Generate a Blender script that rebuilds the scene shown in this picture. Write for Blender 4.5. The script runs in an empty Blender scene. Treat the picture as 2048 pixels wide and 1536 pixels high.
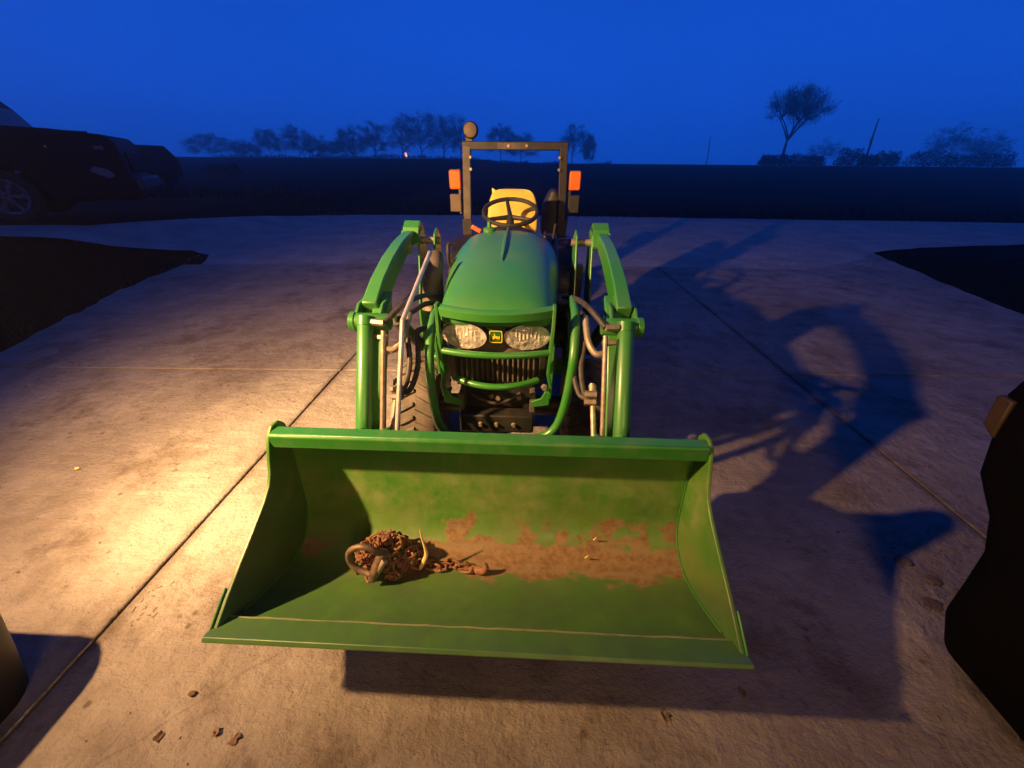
import bpy, bmesh, math, random
from mathutils import Vector, Matrix, noise
R = math.radians
scene = bpy.context.scene
col = scene.collection
rng = random.Random(7)

# ------------------------------------------------------------------ camera
cam_d = bpy.data.cameras.new('camera')
cam_d.sensor_width = 36.0
cam_d.lens = 769.0 / 2048.0 * 36.0
cam_d.clip_start = 0.02
cam_d.clip_end = 3000
cam = bpy.data.objects.new('camera', cam_d)
col.objects.link(cam)
cam.matrix_world = (Matrix.Translation((0, 0, 1.47)) @ Matrix.Rotation(R(2.1), 4, 'Z')
                    @ Matrix.Rotation(R(60.0), 4, 'X') @ Matrix.Rotation(R(0.5), 4, 'Z'))
scene.camera = cam

# ------------------------------------------------------------------ dusk sky
world = bpy.data.worlds.new('World')
scene.world = world
world.use_nodes = True
wn = world.node_tree
wn.nodes.clear()
w_out = wn.nodes.new('ShaderNodeOutputWorld')
w_bg = wn.nodes.new('ShaderNodeBackground')
w_sky = wn.nodes.new('ShaderNodeTexSky')
w_sky.sky_type = 'NISHITA'
w_sky.sun_disc = False
w_sky.sun_elevation = R(-2.0)
w_sky.sun_rotation = R(200)
w_sky.altitude = 200
w_sky.ozone_density = 6.0
w_mix = wn.nodes.new('ShaderNodeMix')
w_mix.data_type = 'RGBA'
w_mix.inputs[0].default_value = 0.95
w_mix.inputs[7].default_value = (0.0042, 0.074, 0.55, 1)
wn.links.new(w_sky.outputs[0], w_mix.inputs[6])
wn.links.new(w_mix.outputs[2], w_bg.inputs[0])
w_bg.inputs[1].default_value = 1.0
w_tc = wn.nodes.new('ShaderNodeTexCoord'); w_sx = wn.nodes.new('ShaderNodeSeparateXYZ'); w_mr = wn.nodes.new('ShaderNodeMapRange')
wn.links.new(w_tc.outputs['Generated'], w_sx.inputs[0]); wn.links.new(w_sx.outputs[2], w_mr.inputs[0])
for i_, v_ in enumerate((0.0, 1.0, 1.28, 0.36)): w_mr.inputs[i_ + 1].default_value = v_
w_no = wn.nodes.new('ShaderNodeTexNoise'); w_no.inputs['Scale'].default_value = 1.6; w_no.inputs['Detail'].default_value = 4
w_mp = wn.nodes.new('ShaderNodeMapping'); w_mp.inputs['Scale'].default_value = (1, 1, 2.5)
wn.links.new(w_tc.outputs['Generated'], w_mp.inputs[0]); wn.links.new(w_mp.outputs[0], w_no.inputs['Vector'])
w_nr = wn.nodes.new('ShaderNodeMapRange')
for i_, v_ in enumerate((0.3, 0.7, 0.90, 1.10)): w_nr.inputs[i_ + 1].default_value = v_
wn.links.new(w_no.outputs[0], w_nr.inputs[0])
w_mu = wn.nodes.new('ShaderNodeMath'); w_mu.operation = 'MULTIPLY'
wn.links.new(w_mr.outputs[0], w_mu.inputs[0]); wn.links.new(w_nr.outputs[0], w_mu.inputs[1])
wn.links.new(w_mu.outputs[0], w_bg.inputs[1])
wn.links.new(w_bg.outputs[0], w_out.inputs[0])

# ------------------------------------------------------------------ the lit floodlight on the garage front (outside the frame)
def spot(name, loc, target, watts, color, size, blend, radius):
    d = bpy.data.lights.new(name, 'SPOT')
    d.energy = watts; d.color = color
    d.spot_size = R(size); d.spot_blend = blend; d.shadow_soft_size = radius
    o = bpy.data.objects.new(name, d); col.objects.link(o)
    o.location = loc
    o.rotation_euler = (Vector(target) - Vector(loc)).to_track_quat('-Z', 'Y').to_euler()
    return o
WARM = (1.0, 0.565, 0.235)
LX, LY, LZ = -2.2, 0.30, 2.05
spot('floodlight', (LX, LY, LZ), (-0.6, 3.1, 0.0), 1260, WARM, 120, 1.0, 0.04)
spot('floodlight', (LX + .05, LY + .02, LZ), (-1.30, 1.72, 0.0), 1250, (1.0, .66, .30), 48, 1.0, 0.03)

gd = bpy.data.lights.new('shadow_fill_lamp', 'POINT')  # unseen lamp added as warm fill for the shadows
gd.energy = 150; gd.color = (1.0, .58, .27); gd.shadow_soft_size = .45
go = bpy.data.objects.new('shadow_fill_lamp', gd); col.objects.link(go); go.location = (.7, -2.3, 2.45)

vs = scene.view_settings
scene.display_settings.display_device = 'sRGB'
vs.view_transform = 'Standard'
vs.look = 'None'
vs.exposure = 0.0
vs.gamma = 1.0
vs.use_curve_mapping = False
scene.cycles.max_bounces = 6
scene.cycles.volume_bounces = 3

# ------------------------------------------------------------------ materials
def nd(t, kind, **kw):
    n = t.nodes.new(kind)
    for k, v in kw.items():
        setattr(n, k, v)
    return n
def mat(name, c1, c2=None, rough=0.5, metal=0.0, scale=8.0, detail=6.0, lo=0.35, hi=0.65, bump=0.0, bscale=60.0,
        bdist=0.004, rvar=0.0, coat=0.0, emit=None, estr=0.0, trans=0.0, spec=0.5, aniso=None):
    m = bpy.data.materials.new(name)
    m.use_nodes = True
    t = m.node_tree
    b = t.nodes['Principled BSDF']
    b.inputs['Roughness'].default_value = rough
    b.inputs['Metallic'].default_value = metal
    b.inputs['Coat Weight'].default_value = coat
    b.inputs['Coat Roughness'].default_value = 0.28
    b.inputs['Specular IOR Level'].default_value = spec
    b.inputs['Transmission Weight'].default_value = trans
    b.inputs['Base Color'].default_value = (*c1, 1)
    tc = nd(t, 'ShaderNodeTexCoord')
    src = tc.outputs['Object']
    if aniso:
        mp = nd(t, 'ShaderNodeMapping'); mp.inputs['Scale'].default_value = aniso
        t.links.new(src, mp.inputs[0]); src = mp.outputs[0]
    if c2 is not None:
        n = nd(t, 'ShaderNodeTexNoise'); n.inputs['Scale'].default_value = scale; n.inputs['Detail'].default_value = detail
        n.inputs['Roughness'].default_value = 0.65
        t.links.new(src, n.inputs['Vector'])
        r = nd(t, 'ShaderNodeMapRange'); r.inputs[1].default_value = lo; r.inputs[2].default_value = hi
        t.links.new(n.outputs[0], r.inputs[0])
        mx = nd(t, 'ShaderNodeMix', data_type='RGBA')
        mx.inputs[6].default_value = (*c1, 1); mx.inputs[7].default_value = (*c2, 1)
        t.links.new(r.outputs[0], mx.inputs[0])
        t.links.new(mx.outputs[2], b.inputs['Base Color'])
        if rvar:
            rr = nd(t, 'ShaderNodeMapRange'); rr.inputs[3].default_value = rough - rvar; rr.inputs[4].default_value = rough + rvar
            t.links.new(n.outputs[0], rr.inputs[0]); rr.inputs[1].default_value = .3; rr.inputs[2].default_value = .7
            t.links.new(rr.outputs[0], b.inputs['Roughness'])
    if bump:
        n2 = nd(t, 'ShaderNodeTexNoise'); n2.inputs['Scale'].default_value = bscale; n2.inputs['Detail'].default_value = 5
        t.links.new(src, n2.inputs['Vector'])
        bp = nd(t, 'ShaderNodeBump'); bp.inputs['Strength'].default_value = bump; bp.inputs['Distance'].default_value = bdist
        t.links.new(n2.outputs[0], bp.inputs['Height'])
        t.links.new(bp.outputs[0], b.inputs['Normal'])
    if emit:
        b.inputs['Emission Color'].default_value = (*emit, 1)
        b.inputs['Emission Strength'].default_value = estr
    return m

M = {}
M['green'] = mat('green_paint', (.034, .205, .022), (.070, .20, .055), rough=.42, scale=4, detail=12, lo=.42, hi=.80, rvar=.12, coat=.45, bump=.05, bscale=90, bdist=.002)
M['green_worn'] = mat('worn_green_paint', (.030, .18, .020), (.075, .19, .050), rough=.42, scale=14, lo=.45, hi=.75, rvar=.12, bump=.12, bscale=120, bdist=.002)
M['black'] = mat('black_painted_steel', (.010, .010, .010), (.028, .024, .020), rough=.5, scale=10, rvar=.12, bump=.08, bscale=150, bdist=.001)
M['dusty_lit_black'] = mat('dusty_lit_black_steel', (.055, .045, .035), (.13, .105, .08), rough=.62, scale=9, bump=.1, bscale=120, bdist=.001)  # dust tone plus lamplight put into the colour of black steel
M['plastic'] = mat('black_plastic', (.014, .013, .012), (.03, .027, .023), rough=.55, scale=7)
M['rubber'] = mat('tyre_rubber', (.055, .044, .034), (.13, .10, .075), rough=.85, scale=8, bump=.25, bscale=70, bdist=.004)
M['yellow'] = mat('yellow_vinyl', (.78, .52, .075), (.66, .42, .06), rough=.5, scale=10, bump=.1, bscale=200, bdist=.001)
M['rim_yellow'] = mat('yellow_rim_paint', (.68, .42, .02), (.4, .25, .05), rough=.45, scale=8)
M['chrome'] = mat('chromed_rod', (.75, .70, .64), (.55, .5, .44), rough=.22, metal=1.0, scale=20)
M['steel'] = mat('plated_steel', (.42, .36, .28), (.28, .21, .15), rough=.55, metal=.6, scale=40, bump=.1, bscale=200, bdist=.001)
M['pole'] = mat('bare_aluminium_rod', (.62, .58, .55), (.45, .42, .4), rough=.4, metal=.5, scale=15)
M['hose'] = mat('rubber_hose', (.022, .02, .019), (.06, .05, .04), rough=.6, scale=30)
M['amber'] = mat('amber_lens', (.95, .17, .012), (.80, .13, .01), rough=.25, scale=60, bump=.4, bscale=140, bdist=.002, coat=.4)
M['amber_old'] = mat('dull_amber_lens', (.045, .022, .004), (.03, .015, .003), rough=.6, scale=30)
M['orange'] = mat('orange_plastic', (.85, .15, .03), (.7, .12, .03), rough=.4, scale=20)
M['lamp_back'] = mat('dusty_lit_lamp_housing', (.12, .085, .055), (.17, .12, .08), rough=.7, scale=15)  # lamplight on the left marker lamp put into this brown
M['emblem_green'] = mat('emblem_green', (.025, .13, .02), rough=.4)
M['emblem_yellow'] = mat('emblem_yellow', (.78, .56, .03), rough=.4)
M['reflector'] = mat('headlight_reflector', (.78, .74, .68), (.42, .38, .33), rough=.30, metal=.45, scale=26, bump=.7, bscale=38, bdist=.02)
M['rust'] = mat('rusty_steel', (.11, .042, .020), (.27, .125, .062), rough=.8, scale=30, bump=.4, bscale=160, bdist=.002)
M['forged'] = mat('worn_forged_steel', (.085, .058, .040), (.22, .15, .10), rough=.55, metal=.4, scale=25, bump=.2, bscale=160, bdist=.001)
M['straw'] = mat('dry_straw', (.90, .62, .26), (.75, .48, .16), rough=.7, scale=30)
M['leaf'] = mat('dry_leaf', (.10, .055, .025), (.18, .10, .05), rough=.8, scale=30)
M['mud'] = mat('drying_mud', (.07, .048, .032), (.13, .09, .06), rough=.9, scale=20, bump=.6, bscale=60, bdist=.01)
M['car'] = mat('black_car_paint', (.002, .002, .002), (.004, .004, .004), rough=.6, scale=3, spec=.15)
M['car_glass'] = mat('dark_glass', (.003, .003, .003), rough=.3, spec=.15)
M['car_tyre'] = mat('car_tyre', (.012, .012, .012), rough=.85)
M['alloy'] = mat('alloy_wheel', (.16, .16, .19), (.05, .05, .06), rough=.5, metal=.6, scale=20)
M['car_lens'] = mat('clear_headlight', (.22, .23, .26), (.14, .15, .17), rough=.2, scale=25, metal=.3)
M['bead'] = mat('scuffed_weld_bead', (.20, .18, .07), (.10, .15, .05), rough=.5, scale=22)
M['dust'] = mat('dried_mud', (.13, .10, .075), (.20, .165, .13), rough=.9, scale=30, bump=.5, bscale=120, bdist=.003)
M['glint'] = mat('painted_glint_rib', (.92, .90, .84), (.8, .77, .7), rough=.22, metal=.1, scale=30)  # pale colour paints the bright streaks in the headlights
M['marker'] = mat('car_amber_marker', (.85, .30, .12), rough=.3)
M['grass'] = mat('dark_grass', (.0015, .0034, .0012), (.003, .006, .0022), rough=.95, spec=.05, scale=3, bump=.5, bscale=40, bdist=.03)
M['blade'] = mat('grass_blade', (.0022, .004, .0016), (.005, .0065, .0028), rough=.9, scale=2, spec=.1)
M['bark'] = mat('tree_bark', (.022, .018, .014), (.04, .033, .027), rough=.9, scale=6)
M['twig'] = mat('twigs', (.020, .018, .014), (.035, .03, .022), rough=.9, scale=4)
M['shade_black'] = mat('matt_black_plastic', (.0015, .0013, .0011), (.003, .0024, .002), rough=.85, scale=6, spec=.06)
M['olive'] = mat('olive_plastic', (.006, .0045, .002), (.011, .008, .0035), rough=.55, scale=5)
M['far_lamp'] = mat('lit_far_lamp', (1, .6, .35), emit=(1.0, .36, .12), estr=2.6)

def concrete():
    m = bpy.data.materials.new('broom_finished_concrete'); m.use_nodes = True
    t = m.node_tree; b = t.nodes['Principled BSDF']; L = t.links.new
    g = nd(t, 'ShaderNodeNewGeometry')
    P = g.outputs['Position']
    def noi(scale, detail=6, rough=.6, sc=None):
        n = nd(t, 'ShaderNodeTexNoise'); n.inputs['Scale'].default_value = scale; n.inputs['Detail'].default_value = detail
        n.inputs['Roughness'].default_value = rough
        if sc:
            mp = nd(t, 'ShaderNodeMapping'); mp.inputs['Scale'].default_value = sc; L(P, mp.inputs[0]); L(mp.outputs[0], n.inputs['Vector'])
        else:
            L(P, n.inputs['Vector'])
        return n.outputs[0]
    def rng_(s, a, b_, c, d):
        r = nd(t, 'ShaderNodeMapRange'); L(s, r.inputs[0])
        for i, v in enumerate((a, b_, c, d)): r.inputs[i + 1].default_value = v
        return r.outputs[0]
    def mix(f, c1, c2, mode='MIX'):
        x = nd(t, 'ShaderNodeMix', data_type='RGBA', blend_type=mode)
        if isinstance(f, float): x.inputs[0].default_value = f
        else: L(f, x.inputs[0])
        for i, c in ((6, c1), (7, c2)):
            if isinstance(c, tuple): x.inputs[i].default_value = (*c, 1)
            else: L(c, x.inputs[i])
        return x.outputs[2]
    big = noi(.8, 8, .66)
    mid = noi(4.5, 8, .70)
    fine = noi(55, 5, .7)
    streak = noi(6, 5, .6, (.35, 2.2, 1))
    c = mix(rng_(big, .34, .66, 0, 1), (.150, .122, .100), (.285, .245, .205))
    c = mix(rng_(mid, .45, .68, 0, .7), c, (.125, .098, .076))
    c = mix(rng_(streak, .55, .75, 0, .5), c, (.31, .275, .235))
    c = mix(rng_(fine, .55, .72, 0, .45), c, (.13, .105, .085))
    # hairline cracks
    wv = nd(t, 'ShaderNodeTexNoise'); wv.inputs['Scale'].default_value = 3.0; L(P, wv.inputs['Vector'])
    va = nd(t, 'ShaderNodeMix', data_type='VECTOR'); va.inputs[0].default_value = .12; L(P, va.inputs[4]); L(wv.outputs[1], va.inputs[5])
    vc = nd(t, 'ShaderNodeTexVoronoi', feature='DISTANCE_TO_EDGE'); vc.inputs['Scale'].default_value = .55; L(va.outputs[1], vc.inputs['Vector'])
    cm_ = nd(t, 'ShaderNodeMath', operation='MULTIPLY'); L(rng_(vc.outputs['Distance'], .0006, .0026, .22, 0), cm_.inputs[0]); L(rng_(noi(.7, 3, .5), .50, .56, 0, 1), cm_.inputs[1])
    c = mix(cm_.outputs[0], c, (.045, .032, .024))
    # dirt gathered along the two long joints
    sp = nd(t, 'ShaderNodeSeparateXYZ'); L(P, sp.inputs[0])
    for jx in (-1.49, 2.125):
        dj = nd(t, 'ShaderNodeMath', operation='SUBTRACT'); L(sp.outputs[0], dj.inputs[0]); dj.inputs[1].default_value = jx
        aj = nd(t, 'ShaderNodeMath', operation='ABSOLUTE'); L(dj.outputs[0], aj.inputs[0])
        mj = nd(t, 'ShaderNodeMath', operation='MULTIPLY'); L(rng_(aj.outputs[0], .006, .05, 1, 0), mj.inputs[0]); L(rng_(mid, .35, .6, .25, .85), mj.inputs[1])
        c = mix(mj.outputs[0], c, (.085, .06, .042))
    # scattered muddy tread prints and stains
    stain = noi(2.1, 9, .74)
    c = mix(rng_(stain, .52, .64, 0, .78), c, (.095, .066, .043))
    spots = nd(t, 'ShaderNodeTexVoronoi'); spots.inputs['Scale'].default_value = 13.0
    L(P, spots.inputs['Vector'])
    sm = nd(t, 'ShaderNodeMath', operation='MULTIPLY'); L(rng_(spots.outputs['Distance'], .09, .19, 1, 0), sm.inputs[0]); L(rng_(noi(2.3, 6, .7), .49, .55, 0, .85), sm.inputs[1])
    c = mix(sm.outputs[0], c, (.085, .06, .04))
    L(c, b.inputs['Base Color'])
    L(rng_(mid, .3, .7, .62, .86), b.inputs['Roughness'])
    b.inputs['Specular IOR Level'].default_value = .35
    # relief: soft dents, broom finish and grit
    d1 = noi(16, 4, .55); d2 = noi(45, 4, .6, (1.0, 1.6, 1)); d3 = noi(160, 3, .6)
    a1 = nd(t, 'ShaderNodeMath', operation='MULTIPLY'); L(d2, a1.inputs[0]); a1.inputs[1].default_value = .45
    a2 = nd(t, 'ShaderNodeMath', operation='ADD'); L(d1, a2.inputs[0]); L(a1.outputs[0], a2.inputs[1])
    a3 = nd(t, 'ShaderNodeMath', operation='MULTIPLY'); L(d3, a3.inputs[0]); a3.inputs[1].default_value = .16
    a4 = nd(t, 'ShaderNodeMath', operation='ADD'); L(a2.outputs[0], a4.inputs[0]); L(a3.outputs[0], a4.inputs[1])
    bp = nd(t, 'ShaderNodeBump'); bp.inputs['Strength'].default_value = 1.0; bp.inputs['Distance'].default_value = .016
    L(a4.outputs[0], bp.inputs['Height']); L(bp.outputs[0], b.inputs['Normal'])
    return m
M['concrete'] = concrete()
M['joint'] = mat('joint_filler', (.03, .022, .016), rough=.95)
M['gravel'] = mat('gravel_lane', (.22, .20, .185), (.34, .315, .29), rough=.95, scale=1.6, detail=10, bump=.8, bscale=24, bdist=.03)
M['stone'] = mat('gravel_stone', (.24, .22, .20), (.38, .36, .33), rough=.9, scale=2)

def bucket_paint():
    m = bpy.data.materials.new('scratched_bucket_paint'); m.use_nodes = True
    t = m.node_tree; b = t.nodes['Principled BSDF']; L = t.links.new
    tc = nd(t, 'ShaderNodeTexCoord'); P = tc.outputs['Object']
    sx = nd(t, 'ShaderNodeSeparateXYZ'); L(P, sx.inputs[0])
    def noi(scale, detail=7, rough=.65, sc=None):
        n = nd(t, 'ShaderNodeTexNoise'); n.inputs['Scale'].default_value = scale; n.inputs['Detail'].default_value = detail
        n.inputs['Roughness'].default_value = rough
        if sc:
            mp = nd(t, 'ShaderNodeMapping'); mp.inputs['Scale'].default_value = sc; L(P, mp.inputs[0]); L(mp.outputs[0], n.inputs['Vector'])
        else: L(P, n.inputs['Vector'])
        return n.outputs[0]
    def mr(s, a, b_, c, d, smooth=False):
        r = nd(t, 'ShaderNodeMapRange'); L(s, r.inputs[0])
        if smooth: r.interpolation_type = 'SMOOTHSTEP'
        for i, v in enumerate((a, b_, c, d)): r.inputs[i + 1].default_value = v
        return r.outputs[0]
    def ma(op, a, b_):
        n = nd(t, 'ShaderNodeMath', operation=op)
        for i, v in enumerate((a, b_)):
            if isinstance(v, (int, float)): n.inputs[i].default_value = v
            else: L(v, n.inputs[i])
        return n.outputs[0]
    def mix(f, c1, c2):
        x = nd(t, 'ShaderNodeMix', data_type='RGBA')
        L(f, x.inputs[0])
        for i, c in ((6, c1), (7, c2)):
            if isinstance(c, tuple): x.inputs[i].default_value = (*c, 1)
            else: L(c, x.inputs[i])
        return x.outputs[2]
    n1 = noi(4, 4, .55); n2 = noi(11, 5, .6); n3 = noi(40, 6, .7); n4 = noi(7, 8, .7, (.5, 3.0, 3.0)); vert = noi(10, 6, .6, (3.2, .5, .5))
    c = mix(mr(n1, .35, .65, 0, 1), (.046, .180, .016), (.095, .225, .028))
    c = mix(mr(vert, .5, .75, 0, .5), c, (.15, .235, .055))
    c = mix(mr(n4, .52, .72, 0, .5), c, (.055, .135, .030))
    s = ma('ADD', sx.outputs[1], sx.outputs[2])                      # runs from the lip up the back sheet
    floor_tone = mr(s, -1.46, -1.38, .92, 0)                           # darker, duller green floor near the cutting edge
    c = mix(ma('MULTIPLY', floor_tone, mr(n2, .3, .6, .55, 1)), c, (.052, .112, .034))
    pale = ma('MULTIPLY', ma('MULTIPLY', mr(s, -1.28, -1.12, 0, 1, True), mr(s, -1.02, -.90, 1, 0, True)), mr(n2, .38, .66, 0, .8))
    c = mix(pale, c, (.19, .25, .085))
    grime = mr(noi(2.6, 8, .7), .50, .72, 0, .55)
    c = mix(grime, c, (.045, .075, .02))
    side = nd(t, 'ShaderNodeMath', operation='ABSOLUTE'); L(sx.outputs[0], side.inputs[0])
    notside = mr(side.outputs[0], .695, .70, 1, .12)
    xs = ma('MULTIPLY', mr(sx.outputs[0], -.46, -.05, .25, 1, True), notside)
    n5 = noi(8.5, 6, .62); n6 = noi(9, 6, .6, (.45, 1.6, 1.6))
    strip = ma('MULTIPLY', mr(s, -1.50, -1.41, 0, 1, True), mr(s, -1.36, -1.27, 1, 0, True))
    strip = ma('MULTIPLY', strip, xs)
    wob = ma('ADD', ma('MULTIPLY', strip, .27), ma('ADD', ma('MULTIPLY', n6, .55), ma('MULTIPLY', n5, .62)))
    rust1 = ma('MULTIPLY', mr(wob, .665, .735, 0, .92, True), mr(strip, .02, .2, 0, 1))
    wall = ma('MULTIPLY', mr(s, -1.38, -1.30, 0, 1, True), mr(s, -1.24, -1.10, 1, 0, True))
    wall = ma('MULTIPLY', wall, xs)
    rust2 = mr(ma('ADD', ma('MULTIPLY', wall, .22), ma('MULTIPLY', n5, .85)), .612, .645, 0, .9)
    rust2 = ma('MULTIPLY', rust2, mr(wall, .02, .15, 0, 1))
    rust = ma('MAXIMUM', rust1, rust2)
    rc = mix(mr(n3, .35, .65, 0, 1), (.115, .048, .020), (.23, .125, .060))
    rc = mix(mr(n4, .45, .62, 0, .8), rc, (.20, .135, .075))
    film = ma('MULTIPLY', ma('MULTIPLY', mr(s, -1.56, -1.36, 0, 1, True), mr(s, -1.30, -1.0, 1, 0, True)), mr(n1, .35, .6, .1, .55))
    c = mix(film, c, (.115, .105, .04))
    c = mix(rust, c, rc)
    chips = mr(n3, .70, .74, 0, 1)
    c = mix(ma('MULTIPLY', chips, .6), c, (.15, .10, .06))
    L(c, b.inputs['Base Color'])
    rr = ma('ADD', ma('MULTIPLY', rust, .35), mr(n2, .3, .7, .36, .56))
    L(rr, b.inputs['Roughness'])
    bp = nd(t, 'ShaderNodeBump'); bp.inputs['Strength'].default_value = .35; bp.inputs['Distance'].default_value = .004
    L(ma('ADD', ma('MULTIPLY', n1, 1.6), ma('ADD', ma('MULTIPLY', n3, .22), ma('MULTIPLY', rust, .12))), bp.inputs['Height'])
    L(bp.outputs[0], b.inputs['Normal'])
    return m
M['bucket'] = bucket_paint()

# ------------------------------------------------------------------ mesh helpers
class MB:
    def __init__(s):
        s.v = []; s.f = []
    def add(s, vs_, fs_):
        o = len(s.v); s.v += [tuple(v) for v in vs_]; s.f += [tuple(i + o for i in f) for f in fs_]
        return s
    def box(s, c, d, rot=None):
        x, y, z = d[0] / 2, d[1] / 2, d[2] / 2
        vs_ = [Vector(p) for p in ((-x, -y, -z), (x, -y, -z), (x, y, -z), (-x, y, -z), (-x, -y, z), (x, -y, z), (x, y, z), (-x, y, z))]
        if rot is not None:
            vs_ = [rot @ v for v in vs_]
        return s.add([v + Vector(c) for v in vs_], [(0, 3, 2, 1), (4, 5, 6, 7), (0, 1, 5, 4), (1, 2, 6, 5), (2, 3, 7, 6), (3, 0, 4, 7)])
    def bar(s, a, b, w, h, up=(0, 0, 1)):
        a, b = Vector(a), Vector(b); d = b - a; L = d.length; d.normalize()
        sd = d.cross(Vector(up)).normalized(); u = sd.cross(d)
        return s.box((a + b) / 2, (w, L, h), Matrix((sd, d, u)).transposed())
    def tube(s, pts, r, n=10, closed=False, caps=True):
        pts = [Vector(p) for p in pts]; m = len(pts)
        rs = r if isinstance(r, (list, tuple)) else [r] * m
        vs_, fs_ = [], []
        prev = None
        for i, p in enumerate(pts):
            if closed: d = pts[(i + 1) % m] - pts[i - 1]
            else: d = pts[min(i + 1, m - 1)] - pts[max(i - 1, 0)]
            d.normalize()
            if prev is None:
                a = Vector((0, 0, 1)) if abs(d.z) < .9 else Vector((1, 0, 0))
                u = d.cross(a).normalized()
            else:
                u = (prev - d * prev.dot(d)).normalized()
            prev = u; w = d.cross(u)
            for k in range(n):
                t = 2 * math.pi * k / n
                vs_.append(p + (u * math.cos(t) + w * math.sin(t)) * rs[i])
        for i in range(m if closed else m - 1):
            j = (i + 1) % m
            for k in range(n):
                q = (k + 1) % n
                fs_.append((i * n + k, i * n + q, j * n + q, j * n + k))
        if caps and not closed:
            fs_.append(tuple(range(n - 1, -1, -1))); fs_.append(tuple((m - 1) * n + k for k in range(n)))
        return s.add(vs_, fs_)
    def prism(s, poly, x0, x1, axis='X'):
        n = len(poly)
        def P(a, b, h):
            return (h, a, b) if axis == 'X' else ((a, h, b) if axis == 'Y' else (a, b, h))
        vs_ = [P(a, b, x0) for a, b in poly] + [P(a, b, x1) for a, b in poly]
        fs_ = [tuple(range(n - 1, -1, -1)), tuple(range(n, 2 * n))] + [(i, (i + 1) % n, n + (i + 1) % n, n + i) for i in range(n)]
        return s.add(vs_, fs_)
    def loft(s, rings, closed=True, caps=True):
        n = len(rings[0]); vs_, fs_ = [p for r in rings for p in r], []
        for i in range(len(rings) - 1):
            for k in range(n if closed else n - 1):
                q = (k + 1) % n
                fs_.append((i * n + k, i * n + q, (i + 1) * n + q, (i + 1) * n + k))
        if caps:
            fs_.append(tuple(range(n - 1, -1, -1))); fs_.append(tuple((len(rings) - 1) * n + k for k in range(n)))
        return s.add(vs_, fs_)
    def lathe(s, prof, c, axis='X', n=28):
        """prof: (radius, offset along axis)"""
        vs_, fs_ = [], []
        for r, h in prof:
            for k in range(n):
                t = 2 * math.pi * k / n; a, b = r * math.cos(t), r * math.sin(t)
                p = (h, a, b) if axis == 'X' else ((a, h, b) if axis == 'Y' else (a, b, h))
                vs_.append(Vector(p) + Vector(c))
        for i in range(len(prof) - 1):
            for k in range(n):
                q = (k + 1) % n
                fs_.append((i * n + k, i * n + q, (i + 1) * n + q, (i + 1) * n + k))
        if prof[0][0] > 1e-5: fs_.append(tuple(range(n - 1, -1, -1)))
        if prof[-1][0] > 1e-5: fs_.append(tuple((len(prof) - 1) * n + k for k in range(n)))
        return s.add(vs_, fs_)
    def build(s, name, m, parent=None, bevel=0.0, seg=2, smooth=True, subsurf=0, ang=35, local=False):
        me = bpy.data.meshes.new(name)
        off = Vector((0, 0, 0))
        if parent is not None and not local:
            q = parent
            while q is not None:
                off += q.location; q = q.parent
        me.from_pydata([tuple(Vector(v) - off) for v in s.v], [], s.f)
        bm = bmesh.new(); bm.from_mesh(me); bmesh.ops.recalc_face_normals(bm, faces=bm.faces); bm.to_mesh(me); bm.free()
        me.materials.append(m)
        if smooth:
            me.polygons.foreach_set('use_smooth', [True] * len(me.polygons))
            me.set_sharp_from_angle(angle=R(ang))
        o = bpy.data.objects.new(name, me); col.objects.link(o)
        if parent is not None: o.parent = parent
        if subsurf:
            md = o.modifiers.new('s', 'SUBSURF'); md.levels = md.render_levels = subsurf
        if bevel:
            md = o.modifiers.new('b', 'BEVEL'); md.width = bevel; md.segments = seg; md.limit_method = 'ANGLE'; md.angle_limit = R(40)
            md.harden_normals = False
        return o

def tag(o, label=None, cat=None, group=None, kind=None):
    if label: o['label'] = label
    if cat: o['category'] = cat
    if group: o['group'] = group
    if kind: o['kind'] = kind
    return o
def empty(name, loc, rz=0.0):
    o = bpy.data.objects.new(name, None); col.objects.link(o)
    o.location = loc; o.rotation_euler = (0, 0, rz); o.empty_display_size = .2
    return o
def copy_tree(o, parent=None):
    c = o.copy(); col.objects.link(c); c.parent = parent
    for ch in [x for x in scene.objects if x.parent == o]:
        copy_tree(ch, c)
    return c
def curve_pts(pts, k=6):
    """Catmull-Rom through the points"""
    P = [Vector(p) for p in pts]; P = [P[0] * 2 - P[1]] + P + [P[-1] * 2 - P[-2]]
    out = []
    for i in range(1, len(P) - 2):
        for j in range(k):
            t = j / k; a, b, c, d = P[i - 1], P[i], P[i + 1], P[i + 2]
            out.append(.5 * ((2 * b) + (c - a) * t + (2 * a - 5 * b + 4 * c - d) * t * t + (3 * b - a - 3 * c + d) * t ** 3))
    out.append(P[-2]); return out
def sst(a, b, x):
    t = max(0, min(1, (x - a) / (b - a))); return t * t * (3 - 2 * t)

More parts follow.
